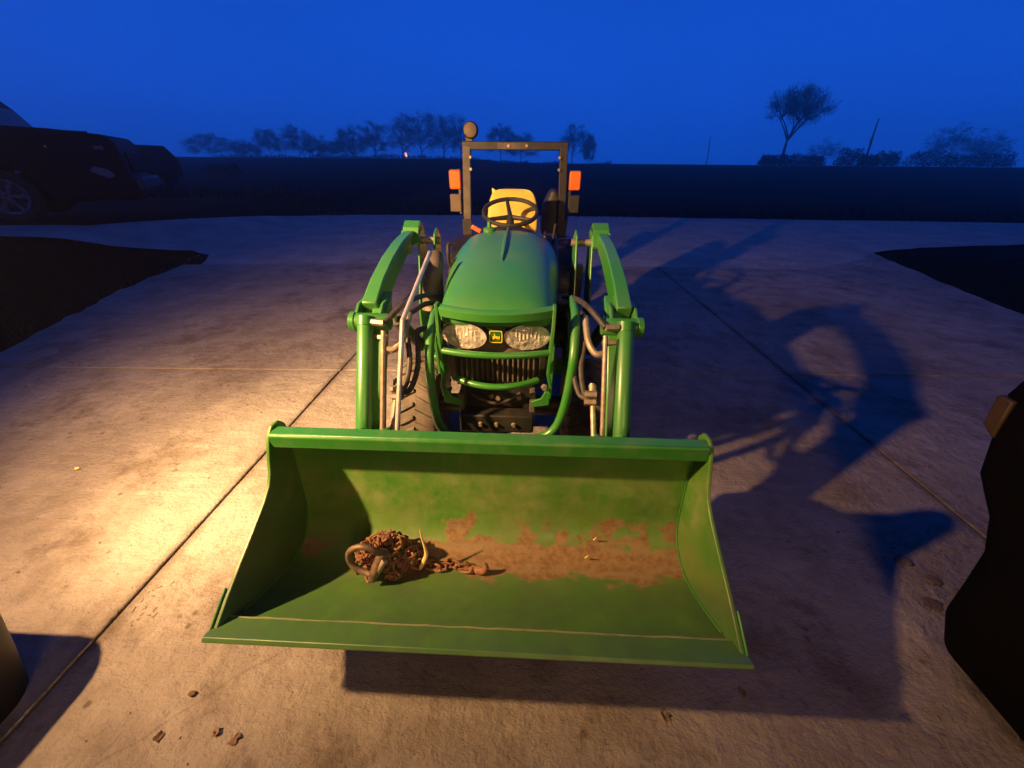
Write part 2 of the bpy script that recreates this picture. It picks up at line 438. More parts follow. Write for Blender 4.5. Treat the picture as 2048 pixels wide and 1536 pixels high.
# ------------------------------------------------------------------ terrain
def hgt(x, y):
    h = .49 * sst(-5.9, -7.9, x) * sst(2.0, 5.0, y)
    h += 1.36 * sst(24, 72, y) * (1 - .9 * sst(80, 190, y))
    h += .06 * (noise.noise((x * .12, y * .12, 0)) ) * sst(16, 40, y)
    return h
def sheet(xs, ys, z0, inside=None):
    mb = MB(); idx = {}
    for j, y in enumerate(ys):
        for i, x in enumerate(xs):
            idx[i, j] = len(mb.v); mb.v.append((x, y, hgt(x, y) + z0))
    for j in range(len(ys) - 1):
        for i in range(len(xs) - 1):
            mb.f.append((idx[i, j], idx[i + 1, j], idx[i + 1, j + 1], idx[i, j + 1]))
    return mb
def ramp(*segs):
    out = []
    for a, b, st in segs:
        n = max(1, round((b - a) / st)); out += [a + (b - a) * k / n for k in range(n)]
    return out + [segs[-1][1]]
xs = ramp((-360, -60, 30), (-60, -12, 4), (-12, -4, .4), (-4, 12, 2), (12, 60, 6), (60, 360, 30))
ys = ramp((-12, 0, 3), (0, 16, .8), (16, 100, 4), (100, 250, 20))
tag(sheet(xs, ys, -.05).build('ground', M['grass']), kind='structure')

# gravel lane crossing behind the driveway
def lane():
    near = [(-16, 5.5), (-9.5, 5.55), (-7.7, 5.75), (-6.9, 6.4), (-6.2, 7.15), (-5.75, 6.95), (-5.3, 6.1), (-2, 6.2), (1, 6.3), (2.3, 6.35), (4.6, 6.45), (6.1, 7.4), (6.75, 8.15), (8.2, 8.75), (11, 9.35), (16, 9.6), (30, 10.2)]
    far = [(-16, 6.5), (-9.5, 6.55), (-7.7, 6.9), (-6.9, 10.4), (-6.2, 12.7), (-5.75, 13.0), (-5.3, 13.1), (-2, 13.4), (1, 13.5), (2.3, 13.5), (4.6, 13.4), (6.1, 13.4), (6.75, 13.4), (8.2, 13.3), (11, 13.3), (16, 13.2), (30, 13.5)]
    mb = MB(); N = 14; A = []
    for (a, b), (c, d) in zip(zip(near, near[1:]), zip(far, far[1:])):
        for k in range(4):
            t = k / 4
            A.append(((a[0] + (b[0] - a[0]) * t, a[1] + (b[1] - a[1]) * t), (c[0] + (d[0] - c[0]) * t, c[1] + (d[1] - c[1]) * t)))
    A.append((near[-1], far[-1]))
    for p, q in A:
        for j in range(N + 1):
            t = j / N; x = p[0] + (q[0] - p[0]) * t; y = p[1] + (q[1] - p[1]) * t
            if j in (0, N): y += .10 * noise.noise((x * 1.7, j, 3)); x += .06 * noise.noise((x * 2.1, j, 9))
            mb.v.append((x, y, hgt(x, y) - .022 + .012 * noise.noise((x * 1.3, y * 1.3, 5)) * (0 if j in (0, N) else 1)))
    for i in range(len(A) - 1):
        for j in range(N):
            a = i * (N + 1) + j; mb.f.append((a, a + N + 1, a + N + 2, a + 1))
    return mb
gl = tag(lane().build('gravel_lane', M['gravel']), kind='structure')
st = MB()
for k in range(5200):
    x = rng.uniform(-9, 14); y = rng.uniform(6.5, 13.3)
    if x > 6.5 and y < 9.4: continue
    if x < -5.9 and (y < 7.3 or x < -6.6): continue
    r = rng.uniform(.008, .022) * (1.5 if rng.random() < .08 else 1)
    z = hgt(x, y) - .018
    a = rng.uniform(0, 6.28)
    pts = [(x + r * math.cos(a + i * 1.571) * rng.uniform(.7, 1.2), y + r * math.sin(a + i * 1.571) * rng.uniform(.7, 1.2), z + r * .3) for i in range(4)]
    st.add(pts + [(x, y, z + r * rng.uniform(.7, 1.0))], [(0, 1, 4), (1, 2, 4), (2, 3, 4), (3, 0, 4)])
tag(st.build('gravel', M['stone'], smooth=False), kind='stuff')

# driveway: a dark base in the joints and one object for each cast slab
drv = MB().box((.4, 3.0, -.075), (9.0, 11.8, .05)).build('driveway', M['joint'], smooth=False)
tag(drv, kind='structure')
def slab(poly, crumble=True):
    n = len(poly); cx = sum(p[0] for p in poly) / n; cy = sum(p[1] for p in poly) / n
    mb = MB(); mb.prism(poly, -.1, 0.0, 'Z')
    o = mb.build('slab', M['concrete'], drv, bevel=.007, seg=2, ang=60)
    return o
J1, J2, G = -1.49, 2.125, .006
def cy(x): return 2.60 + (x + 4.2) * .035               # the cast joint runs a little askew
def yb(x): return 6.42 + (x + 2.4) * .02
Lx = [(-4.05, .4), (-4.35, 1.8), (-4.57, 2.85), (-4.85, 3.6), (-5.12, 4.3), (-5.42, 5.3), (-5.66, 6.55)]
Rx = [(5.25, .6), (5.42, 2.6), (5.70, 4.4), (6.0, 5.6), (6.35, 6.95), (6.74, 8.1)]
Y0 = -2.4
def jag(tab, k=5):
    q = random.Random(len(tab)); out = []
    for p0, p1 in zip(tab, tab[1:]):
        for i in range(k):
            t = i / k; out.append((p0[0] + (p1[0] - p0[0]) * t + (q.uniform(-.045, .045) if i else 0), p0[1] + (p1[1] - p0[1]) * t))
    return out + [tab[-1]]
slab([(J1 + G, Y0), (J2 - G, Y0), (J2 - G, cy(J2) - G), (J1 + G, cy(J1) - G)])
slab([(J1 + G, cy(J1) + G), (J2 - G, cy(J2) + G), (J2 - G, yb(J2)), (.3, yb(.3) - .03), (J1 + G, yb(J1))])
slab([(-4.0, Y0), (J1 - G, Y0), (J1 - G, cy(J1) - G), (-4.5, cy(-4.5) - G)] + jag([Lx[1], Lx[0]]))
slab([(-4.52, cy(-4.5) + G), (J1 - G, cy(J1) + G), (J1 - G, yb(J1)), (-3.4, yb(-3.4) - .04)] + jag([(-5.55, 6.1), Lx[5], Lx[4], Lx[3], Lx[2]]))
slab([(J2 + G, Y0), (5.2, Y0), Rx[0], (5.44, cy(5.4) - G), (J2 + G, cy(J2) - G)])
slab([(J2 + G, cy(J2) + G), (5.46, cy(5.4) + G)] + jag([Rx[2], Rx[3], Rx[4], Rx[5]]) + [(6.0, 7.35), (4.5, 6.48), (J2 + G, yb(J2))])

# short grass along both lawns
gb = MB()
def lawn_ok(x, y):
    def edge(tab, yy):
        for (a, b), (c, d) in zip(tab, tab[1:]):
            if b <= yy <= d: return a + (c - a) * (yy - b) / (d - b)
        return None
    if x < 0:
        e = edge(Lx, y); return e is not None and e - 2.6 < x < e + .03 and not (y > 5.6 and x < -7.2) and not (x < -5.9 and y > 6.3)
    e = edge(Rx, y); return e is not None and e - .03 < x < e + 2.6 and not (y > 8.0 + (x - 6.7) * .3)
cnt = 0
while cnt < 9000:
    x = rng.choice((rng.uniform(-8.2, -4), rng.uniform(5.2, 9.2))); y = rng.uniform(.4, 8.1)
    if not lawn_ok(x, y): continue
    cnt += 1
    z = hgt(x, y) - .05; a = rng.uniform(0, 6.28); h = rng.uniform(.05, .11); w = rng.uniform(.004, .008)
    dx, dy = math.cos(a) * w, math.sin(a) * w; lx, ly = rng.uniform(-.04, .04), rng.uniform(-.04, .04)
    gb.add([(x - dx, y - dy, z), (x + dx, y + dy, z), (x + lx, y + ly, z + h)], [(0, 1, 2)])
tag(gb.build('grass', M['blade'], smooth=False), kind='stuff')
gb = MB()
for k in range(9000):
    x = rng.uniform(-22, 26); y = 13.15 + abs(rng.gauss(0, 2.2)) + (0 if x > -6 else -.6)
    z = hgt(x, y) - .05; a = rng.uniform(0, 6.28); h = rng.uniform(.06, .20); w = rng.uniform(.008, .016)
    dx, dy = math.cos(a) * w, math.sin(a) * w; lx, ly = rng.uniform(-.07, .07), rng.uniform(-.07, .07)
    gb.add([(x - dx, y - dy, z), (x + dx, y + dy, z), (x + lx, y + ly, z + h)], [(0, 1, 2)])
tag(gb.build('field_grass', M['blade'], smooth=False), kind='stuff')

# ------------------------------------------------------------------ unseen garage round the open door, added to cut the sky light
ga = empty('garage', (.3, -3.2, 0)); tag(ga, 'unseen garage front with an open door, added behind the viewpoint', 'garage')
M['siding'] = mat('tan_siding', (.20, .165, .13), (.24, .2, .16), rough=.8, scale=3)
MB().box((-5.05, -.13, 1.9), (5.9, .22, 3.8)).build('wall', M['siding'], ga)
MB().box((5.7, -.13, 1.9), (5.9, .22, 3.8)).build('wall', M['siding'], ga)
MB().box((.325, -.13, 3.1), (4.85, .22, 1.4)).build('lintel', M['siding'], ga)
MB().box((.3, -6.6, 1.9), (17, .2, 3.8)).build('wall', M['siding'], ga)
MB().box((-8.2, -3.3, 1.9), (.2, 6.4, 3.8)).build('wall', M['siding'], ga)
MB().box((8.8, -3.3, 1.9), (.2, 6.4, 3.8)).build('wall', M['siding'], ga)
MB().prism([(.35, 3.75), (-3.3, 5.3), (-7.0, 3.75), (-7.0, 3.9), (-3.3, 5.5), (.35, 3.9)], -8.6, 9.2).build('roof', M['bark'], ga)
MB().box((.3, -4.5, -.06), (17, 4.1, .1)).build('floor', M['siding'], ga)

# ------------------------------------------------------------------ trees and hedge far off
def tree_meshes(seed, H, W, base, twigs, size, vase=False, trunk=.035):
    """trunk, limbs that reach points spread through the crown, and fine bare twigs round the limb ends"""
    r = random.Random(seed); tb = MB(); cb = MB(); rt_ = H * trunk * .5
    zc, rz = (.73 * H, .26 * H) if vase else (.58 * H, .42 * H)
    fork = Vector((r.uniform(-.03, .03) * H, r.uniform(-.03, .03) * H, base * H))
    topz = .62 * H if vase else .92 * H
    lead = curve_pts([(0, 0, -.4), (fork.x * .4, fork.y * .4, base * H * .5), fork, (fork.x * 1.5 + r.uniform(-.04, .04) * H, fork.y * 1.4, (fork.z + topz) / 2), (fork.x + r.uniform(-.05, .05) * H, fork.y, topz)], 4)
    tb.tube(lead, [rt_ * (1.25 - 1.1 * k / (len(lead) - 1)) for k in range(len(lead))], 6)
    nl = 6 if vase else 11
    limbs = []
    for i in range(nl):
        a = i * 2.4 + r.uniform(-.3, .3)
        h0 = fork.z * r.uniform(.95, 1.1) if vase else H * (base + (.80 - base) * i / nl)
        p0 = min(lead, key=lambda q: abs(q.z - h0))
        out = W * .5 * (.42 if vase else .40 * (1 - .5 * i / nl)); up = rz * (1.0 if vase else .38)
        limbs.append((p0, p0 + Vector((math.cos(a) * out, math.sin(a) * out, up)), a))
        tb.tube(curve_pts([p0, p0.lerp(limbs[-1][1], .5) + Vector((0, 0, .02 * H)), limbs[-1][1]], 3), [rt_ * k for k in (.6, .55, .5, .45, .40, .36, .32)], 5)
    ends = []
    for k in range(64 if vase else 70):
        a = r.uniform(0, 6.28); cz = r.uniform(-.75, 1); q = r.random() ** .35; ring = math.sqrt(1 - cz * cz)
        wob = 1 + .32 * noise.noise((math.cos(a) * 1.7 + seed * 3.1, math.sin(a) * 1.7, cz * 1.7 + seed))
        t = Vector((math.cos(a) * ring * q * W * .5 * wob, math.sin(a) * ring * q * W * .5 * wob, zc + rz * cz * q * wob))
        p0, p1, la = min(limbs, key=lambda l: (l[1] - t).length)
        mid = p1.lerp(t, .5) + Vector((r.uniform(-.02, .02) * W, r.uniform(-.02, .02) * W, .015 * H))
        tb.tube([p1, mid, t], [rt_ * .26, rt_ * .17, rt_ * .07], 4, caps=False)
        ends += [(t, (t - mid).normalized()), (mid.lerp(t, .5), (t - mid).normalized())]
    for k in range(twigs):
        e, d = r.choice(ends); s_ = size * r.uniform(.5, 1.5)
        p = e + Vector((r.gauss(0, W * .045), r.gauss(0, W * .045), r.gauss(0, H * .035)))
        u = (d + Vector((r.uniform(-1, 1), r.uniform(-1, 1), r.uniform(-.3, 1.1)))).normalized(); w = Vector((r.uniform(-1, 1), r.uniform(-1, 1), r.uniform(-1, 1))).cross(u).normalized()
        cb.add([p - w * s_ * .07, p + w * s_ * .07, p + u * s_ * 1.7], [(0, 1, 2)])
    return tb, cb
def tree(name, label, x, y, seed, H, W, base=.3, twigs=900, size=.5, vase=False, group=None, trunk=.035, cat='tree'):
    z = hgt(x, y) - .05
    root = empty(name, (x, y, z)); tag(root, label, cat, group)
    tb, cb = tree_meshes(seed, H, W, base, twigs, size, vase, trunk)
    tb.build('trunk', M['bark'], root, local=True); cb.build('crown', M['twig'], root, local=True, smooth=False)
    return root
tree('lone_tree', 'lone vase shaped tree with a wide flat crown standing above the right hedge', 41.3, 75, 11, 10.6, 8.9, .32, 8500, .30, True, trunk=.040)
uw = MB(); ur = random.Random(91)
for k in range(5200):
    x = ur.uniform(-112, 28); env = 2.0 + 1.6 * noise.noise((x * .09, 4, 0)) + .8 * noise.noise((x * .3, 8, 0)) - (1.2 if x > -18 else 0)
    z = hgt(x, 156) - .2 + max(.3, env) * ur.random(); y = 156 + ur.uniform(-3, 3); q = ur.uniform(.4, 1.0); a = ur.uniform(0, 6.28)
    uw.add([(x - q * .3, y, z), (x + q * .3, y + .1, z), (x + math.cos(a) * q, y, z + abs(math.sin(a)) * q)], [(0, 1, 2)])
tag(uw.build('undergrowth', M['twig'], smooth=False), kind='stuff')
far = [
 (-110, 150, 7.5, 12, 'faint tree far left seen just right of the second dark vehicle'),
 (-98, 150, 5.6, 9, 'low faint tree between the dark bush and the far tree line'),
 (-88.5, 150, 9.3, 8, 'narrow tree at the left end of the far tree line'),
 (-79, 150, 9.6, 9, 'tall narrow tree second from the left end of the far tree line'),
 (-72.5, 150, 7.2, 8, 'shorter tree right of the two tall ones at the left of the tree line'),
 (-66.5, 155, 6.0, 9, 'lowest tree in the dip of the far tree line left of the lit lamp'),
 (-59.5, 150, 9.6, 10, 'rounded far tree left of the lamp, next to the dip in the tree line'),
 (-52.5, 150, 10.2, 9, 'pointed far tree just left of the tiny lit lamp'),
 (-43.5, 152, 12.8, 12, 'tall far tree directly above the tiny lit lamp'),
 (-36.5, 150, 13.3, 12, 'tallest far tree in the dense clump left of the tractor roll bar'),
 (-29.5, 150, 13.2, 11, 'tall far tree at the right of the dense clump beside the work lamp'),
 (-24.0, 152, 12.0, 9, 'far tree partly hidden behind the work lamp of the tractor'),
 (-10.0, 150, 10.0, 9, 'far tree rising behind the left half of the roll bar crossbar'),
 (-3.0, 150, 8.6, 10, 'wide low far tree behind the right half of the roll bar crossbar'),
 (14.0, 150, 10.4, 10, 'round topped far tree just right of the tractor roll bar'),
 (19.5, 150, 7.6, 3.2, 'thin upright far tree right of the round topped one beside the roll bar')]
for i, (x, y, H, W, lab) in enumerate(far):
    tree('far_tree', lab, x, y, 100 + i, H * 1.08, W * 1.1, .20, 3200, .62, False, 'bare trees of the far tree line')
tree('hazy_tree', 'taller hazy tree at the far right edge behind the hedge', 126, 140, 61, 11.5, 14, .25, 2600, .6, group='trees at the right edge')
tree('hazy_tree', 'shorter hazy tree right of the taller one at the right edge', 136, 140, 62, 9.5, 10, .25, 2200, .6, group='trees at the right edge')
tree('hazy_tree', 'small hazy tree between the lone tree and the leaning dead trunk', 89, 140, 63, 7.0, 9, .25, 1300, .5)
def pole(name, label, cat, a, b, r0, r1, stub=True):
    root = empty(name, a); tag(root, label, cat)
    a, b = Vector(a), Vector(b)
    MB().tube(curve_pts([a - Vector((0, 0, .3)), a.lerp(b, .35) + Vector((.08, 0, 0)), a.lerp(b, .7), b], 4), [r0 + (r1 - r0) * k / 12 for k in range(13)], 8).build('trunk', M['bark'], root)
    if stub:
        MB().tube([a.lerp(b, .45), a.lerp(b, .62) + Vector((-.35, 0, .1))], [r1 * .8, .02], 6).build('branch', M['bark'], root)
pole('dead_trunk', 'bare leaning dead trunk sticking up out of the hedge on the right', 'dead tree', (51.0, 70, 1.3), (50.9, 70.4, 7.4), .17, .07)
pole('utility_pole', 'thin far pole between the tractor and the lone tree', 'pole', (43.0, 110, 1.0), (42.5, 110, 7.2), .12, .09, False)
# hedge shrubs: separate rounded clumps
def shrub(name, label, x, y, w, h, seed, group=None, n=2200, size=.19, cat='shrub'):
    r = random.Random(seed); z = hgt(x, y) - .05
    root = empty(name, (x, y, z)); tag(root, label, cat, group)
    mb = MB(); sb = MB()
    for k in range(7):
        a = r.uniform(0, 6.28); e = Vector((math.cos(a) * w * .3, math.sin(a) * w * .3, h * r.uniform(.6, .9)))
        sb.tube([(0, 0, -.1), e * .5 + Vector((0, 0, .1)), e], [.05, .035, .01], 5, caps=False)
    for k in range(n):
        a = r.uniform(0, 6.28); q = r.random() ** .4; b = r.uniform(0, 1.0)
        wob = 1 + .25 * noise.noise((math.cos(a) * 2 + seed, math.sin(a) * 2, b * 3))
        p = Vector((math.cos(a) * w * .5 * q * wob * math.sqrt(max(0, 1 - b * b * .85)), math.sin(a) * w * .4 * q * wob, .05 + h * b * wob * (.6 + .4 * q)))
        u = Vector((r.uniform(-1, 1), r.uniform(-1, 1), r.uniform(-.2, 1))).normalized(); v = Vector((r.uniform(-1, 1), r.uniform(-1, 1), r.uniform(-1, 1))).cross(u).normalized()
        s = size * r.uniform(.5, 1.3)
        mb.add([p - v * s * .35, p + v * s * .35, p + u * s], [(0, 1, 2)])
    sb.build('stem', M['bark'], root, local=True); mb.build('foliage', M['twig'], root, local=True, smooth=False)
hed = [(36.8, 2.8, 1.3, 'low dark shrub at the left end of the right hedge'), (40.0, 4.4, 1.5, 'shrub at the foot of the lone tree'),
       (44.0, 4.0, 1.3, 'flat shrub right of the lone tree in the hedge'), (49.0, 4.4, 2.3, 'tall rounded shrub at the foot of the leaning dead trunk'),
       (52.2, 3.0, 1.5, 'narrow shrub just right of the leaning dead trunk'), (55.3, 3.6, 1.9, 'shrub in the middle of the hedge right of the dead trunk'),
       (60.5, 6.0, 2.1, 'broad domed shrub near the right end of the hedge'), (66.2, 6.0, 1.7, 'shrub below the taller hazy tree at the right edge'),
       (71.5, 5.0, 1.8, 'last shrub of the hedge at the right edge of the picture')]
for i, (x, w, h, lab) in enumerate(hed):
    shrub('hedge_shrub', lab, x, 70.5 + (i % 3) * .4, w, h, 40 + i, 'shrubs of the hedge on the right')
shrub('bush', 'low rounded dark bush right of the parked vehicles', -20.0, 28, 2.3, .72, 71, None, 1800, .14, 'bush')
# tiny lit lamp far off among the trees
fl = empty('yard_lamp', (-40.7, 145, hgt(-40.7, 145))); tag(fl, 'tiny lit orange lamp on a post among the far trees', 'lamp')
MB().tube([(-40.7, 145, .3), (-40.7, 145, 3.0)], .06, 6).build('post', M['bark'], fl)
MB().loft([[(-40.7 + dx + ox, 145 + dy, z) for dx, dy in ((-s, -s), (s, -s), (s, s), (-s, s))] for z, s, ox in ((2.65, .12, .10), (2.95, .26, .03), (3.5, .26, -.05), (3.95, .12, -.06))]).build('lamp_head', M['far_lamp'], fl)

# ------------------------------------------------------------------ parked vehicles at left
def vehicle(name, label, loc, rz, kind, s=1.0):
    """front towards +X, origin on the ground under the front axle, near side towards -Y"""
    root = empty(name, loc, rz); tag(root, label, 'pickup truck' if kind == 'pickup' else 'car')
    W = .96
    B = lambda mb, n, m, par=root, **k: mb.build(n, m, par, local=True, **k)
    if kind == 'pickup':
        prof = [(1.78, .30), (1.80, .62), (1.70, .66), (1.70, .95), (1.68, 1.20), (1.58, 1.33), (.9, 1.40), (.36, 1.42), (-2.9, 1.40), (-2.95, .4), (-.55, .30), (-.46, .62), (-.3, .78), (0, .84), (.3, .78), (.46, .62), (.55, .30)]
        mb = MB(); mb.prism([(a, b) for a, b in prof], -W, W, 'Y'); B(mb, 'body', M['car'], bevel=.07, seg=3)
        cabp = [(.30, 1.38), (.12, 1.74), (-.02, 1.90), (-1.9, 1.90), (-2.1, 1.38)]
        mb = MB(); mb.loft([[(a, y * W * (.97 if b < 1.5 else .86), b) for a, b in cabp] for y in (-1, 1)]); B(mb, 'cab', M['car'], bevel=.05)
        for y in (-1, 1):
            B(MB().loft([[(a, y * (W * (.965 if b < 1.5 else .875)) + y * t, b) for a, b in ((.04, 1.44), (-.08, 1.78), (-.85, 1.79), (-.85, 1.44))] for t in (0, .012)]), 'window', M['car_glass'])
        B(MB().loft([[(.28 + t, -.80, 1.43), (.28 + t, .80, 1.43), (.125 + t, .72, 1.73), (.125 + t, -.72, 1.73)] for t in (0.0, .014)]), 'windscreen', M['car_glass'])
        B(MB().box((.75, -.3, 1.402), (1.0, .03, .02), Matrix.Rotation(R(2), 3, 'Y')), 'hood_crease', M['car'], bevel=.008)
        g = B(MB().box((1.70, 0, .92), (.05, 1.25, .30)), 'grille', M['car'], bevel=.01)
        B(MB().box((1.73, 0, .95), (.02, 1.2, .03)), 'grille_bar', M['car'], g); B(MB().box((1.73, 0, .86), (.02, 1.2, .03)), 'grille_bar', M['car'], g)
        B(MB().box((1.78, 0, .55), (.14, 1.9, .22)), 'bumper', M['plastic'], bevel=.04)
        for y in (-1, 1):
            hl = MB(); hl.loft([[(1.18, y * (W + .004), .78), (1.41, y * (W + .012), .655), (1.51, y * (W + .012), .70), (1.44, y * (W + .010), .80), (1.26, y * (W + .006), .85)], [(1.18, y * .9, .78), (1.41, y * .9, .655), (1.51, y * .9, .70), (1.44, y * .9, .80), (1.26, y * .9, .85)]])
            B(hl, 'headlight', M['car_lens'], bevel=.004)
            B(MB().lathe([(.0, 0), (.035, .004), (.04, .018), (.0, .028)], (.78, y * (W + .002), 1.14), 'Y', 14), 'side_marker', M['marker'])
            B(MB().box((1.44, y * (W + .004), 1.135), (.13, .012, .055)), 'badge', M['alloy'], bevel=.004)
            B(MB().box((-.4, y * (W + .13), 1.46), (.10, .22, .17)), 'door_mirror', M['car'], bevel=.03)
        wx = [(0, .40), (-3.3, .40)]
    else:
        prof = [(.9, .35), (.92, .75), (.82, 1.0), (.2, 1.05), (-.2, 1.48), (-.5, 1.55), (-3.0, 1.50), (-3.35, 1.0), (-3.35, .35)]
        mb = MB(); mb.loft([[(a, y * .9 * (1 if b < 1.1 else .86), b) for a, b in prof] for y in (-1, 1)]); B(mb, 'body', M['car'], bevel=.06, seg=3)
        for y in (-1, 1):
            B(MB().loft([[(a, y * (.9 * (.985 if b < 1.2 else .865) + t), b) for a, b in ((-.1, 1.1), (-.38, 1.46), (-2.7, 1.42), (-2.9, 1.1))] for t in (0, .012)]), 'window', M['car_glass'])
            B(MB().box((.88, y * .66, .78), (.08, .32, .16)), 'headlight', M['car_glass'], bevel=.03)
        B(MB().box((.9, 0, .5), (.12, 1.7, .2)), 'bumper', M['plastic'], bevel=.04)
        wx = [(0, .34), (-2.6, .34)]
    for x, r in wx:
        for y in (-1, 1):
            w = B(MB().lathe([(r * .66, -.10), (r * .93, -.115), (r, -.07), (r, .07), (r * .93, .115), (r * .66, .10)], (x, y * (W - .10), r), 'Y', 32), 'wheel', M['car_tyre'])
            rm = MB().lathe([(r * .70, y * .10), (r * .68, y * .112), (r * .60, y * .10), (r * .60, y * .05), (.02, y * .05)], (x, y * (W - .10), r), 'Y', 32)
            for k in range(6):
                a = k * 1.0472
                rm.bar((x, y * (W - .10 + .085), r), (x + math.cos(a) * r * .62, y * (W - .10 + .10), r + math.sin(a) * r * .62), .055, .03, (0, 1, 0))
            rm.lathe([(.0, y * .10), (.05, y * .10), (.06, y * .07)], (x, y * (W - .10), r), 'Y', 16)
            B(rm, 'rim', M['alloy'], w)
    return root
vehicle('pickup_truck', 'black pickup truck at the left edge with its hood facing right', (-9.30, 7.62, .50), R(33), 'pickup')
vehicle('parked_car', 'second dark vehicle half hidden behind the hood of the black pickup', (-18.5, 17.9, .45), R(176), 'suv')

# ------------------------------------------------------------------ THE TRACTOR
CX = -.117
T = empty('compact_tractor', (CX, 2.5, 0))
tag(T, 'green compact tractor with yellow seat and raised front loader bucket on the concrete driveway', 'tractor')
def X(v): return CX + v
def tp(mb, name, m, par=None, **k): return mb.build(name, m, par or T, **k)

# --- bucket
PB = [(.545, .347), (.62, .310), (.70, .268), (.76, .240), (.81, .222), (.86, .214), (.905, .218), (.945, .234), (.975, .260), (.995, .295), (1.007, .34), (1.016, .40), (1.023, .47), (1.029, .54), (1.031, .60), (1.026, .645), (1.008, .690)]
def offset(p, d):
    out = []
    for i, q in enumerate(p):
        a, b = p[max(i - 1, 0)], p[min(i + 1, len(p) - 1)]
        t = Vector((b[0] - a[0], b[1] - a[1])).normalized(); out.append((q[0] + t.y * d, q[1] - t.x * d))
    return out
PO = offset(PB, .009)
mb = MB(); NX = 13
ringsA = [[(X(-.70 + 1.40 * k / (NX - 1)), a, b) for a, b in PB] + [(X(-.70 + 1.40 * k / (NX - 1)), a, b) for a, b in reversed(PO)] for k in range(NX)]
mb.loft(ringsA)
bucket = tp(mb, 'bucket', M['bucket'])
front = [(.522, .352), (.60, .398), (.68, .440), (.76, .479), (.84, .520), (.885, .552), (.908, .585), (.922, .622), (.940, .662), (.956, .697), (.985, .718), (1.022, .716), (1.045, .69), (1.052, .64)]
sideP = front + [p for p in reversed(offset(PB, .016)[1:-2])] + [(.530, .335)]
for s in (-1, 1):
    tp(MB().prism(sideP, X(s * .7005), X(s * .713)), 'side_plate', M['bucket'], bucket, bevel=.003)
    sc = [(.515, .340), (.522, .358), (.60, .404), (.625, .417), (.628, .385), (.60, .325)]
    tp(MB().prism(sc, X(s * .7132), X(s * .7195)), 'side_cutter', M['green_worn'], bucket, bevel=.003)
# weld beads between shell and side plates
for s in (-1, 1):
    tp(MB().tube([(X(s * .698), a - .002, b + .003) for a, b in PB[1:]], .003, 6), 'weld_bead', M['green_worn'], bucket)
ce = [(.582, .337), (.586, .3455), (.512, .3755), (.503, .366), (.514, .348)]
tp(MB().prism([(a, b) for a, b in ce], X(-.717), X(.717)), 'cutting_edge', M['bucket'], bucket, bevel=.002)
wb = MB(); wb.tube([(X(-.70 + 1.4 * k / 40), .582 + rng.uniform(-.0015, .0015), .3445 + rng.uniform(-.001, .001)) for k in range(41)], .0045, 6)
tp(wb, 'cutting_edge_weld', M['bead'], bucket)
bar = [(.950, .657), (.950, .700), (.958, .708), (.998, .708), (1.006, .700), (1.006, .672), (.985, .657)]
tp(MB().prism(bar, X(-.700), X(.700)), 'top_bar', M['green_worn'], bucket, bevel=.003)
for x in (-.43, .43):
    tp(MB().prism([(1.036, .40), (1.036, .66), (1.16, .60), (1.20, .48), (1.12, .38)], X(x - .05), X(x - .038)).prism([(1.036, .40), (1.036, .66), (1.16, .60), (1.20, .48), (1.12, .38)], X(x + .038), X(x + .05)), 'hinge_ear', M['green_worn'], bucket, bevel=.002)
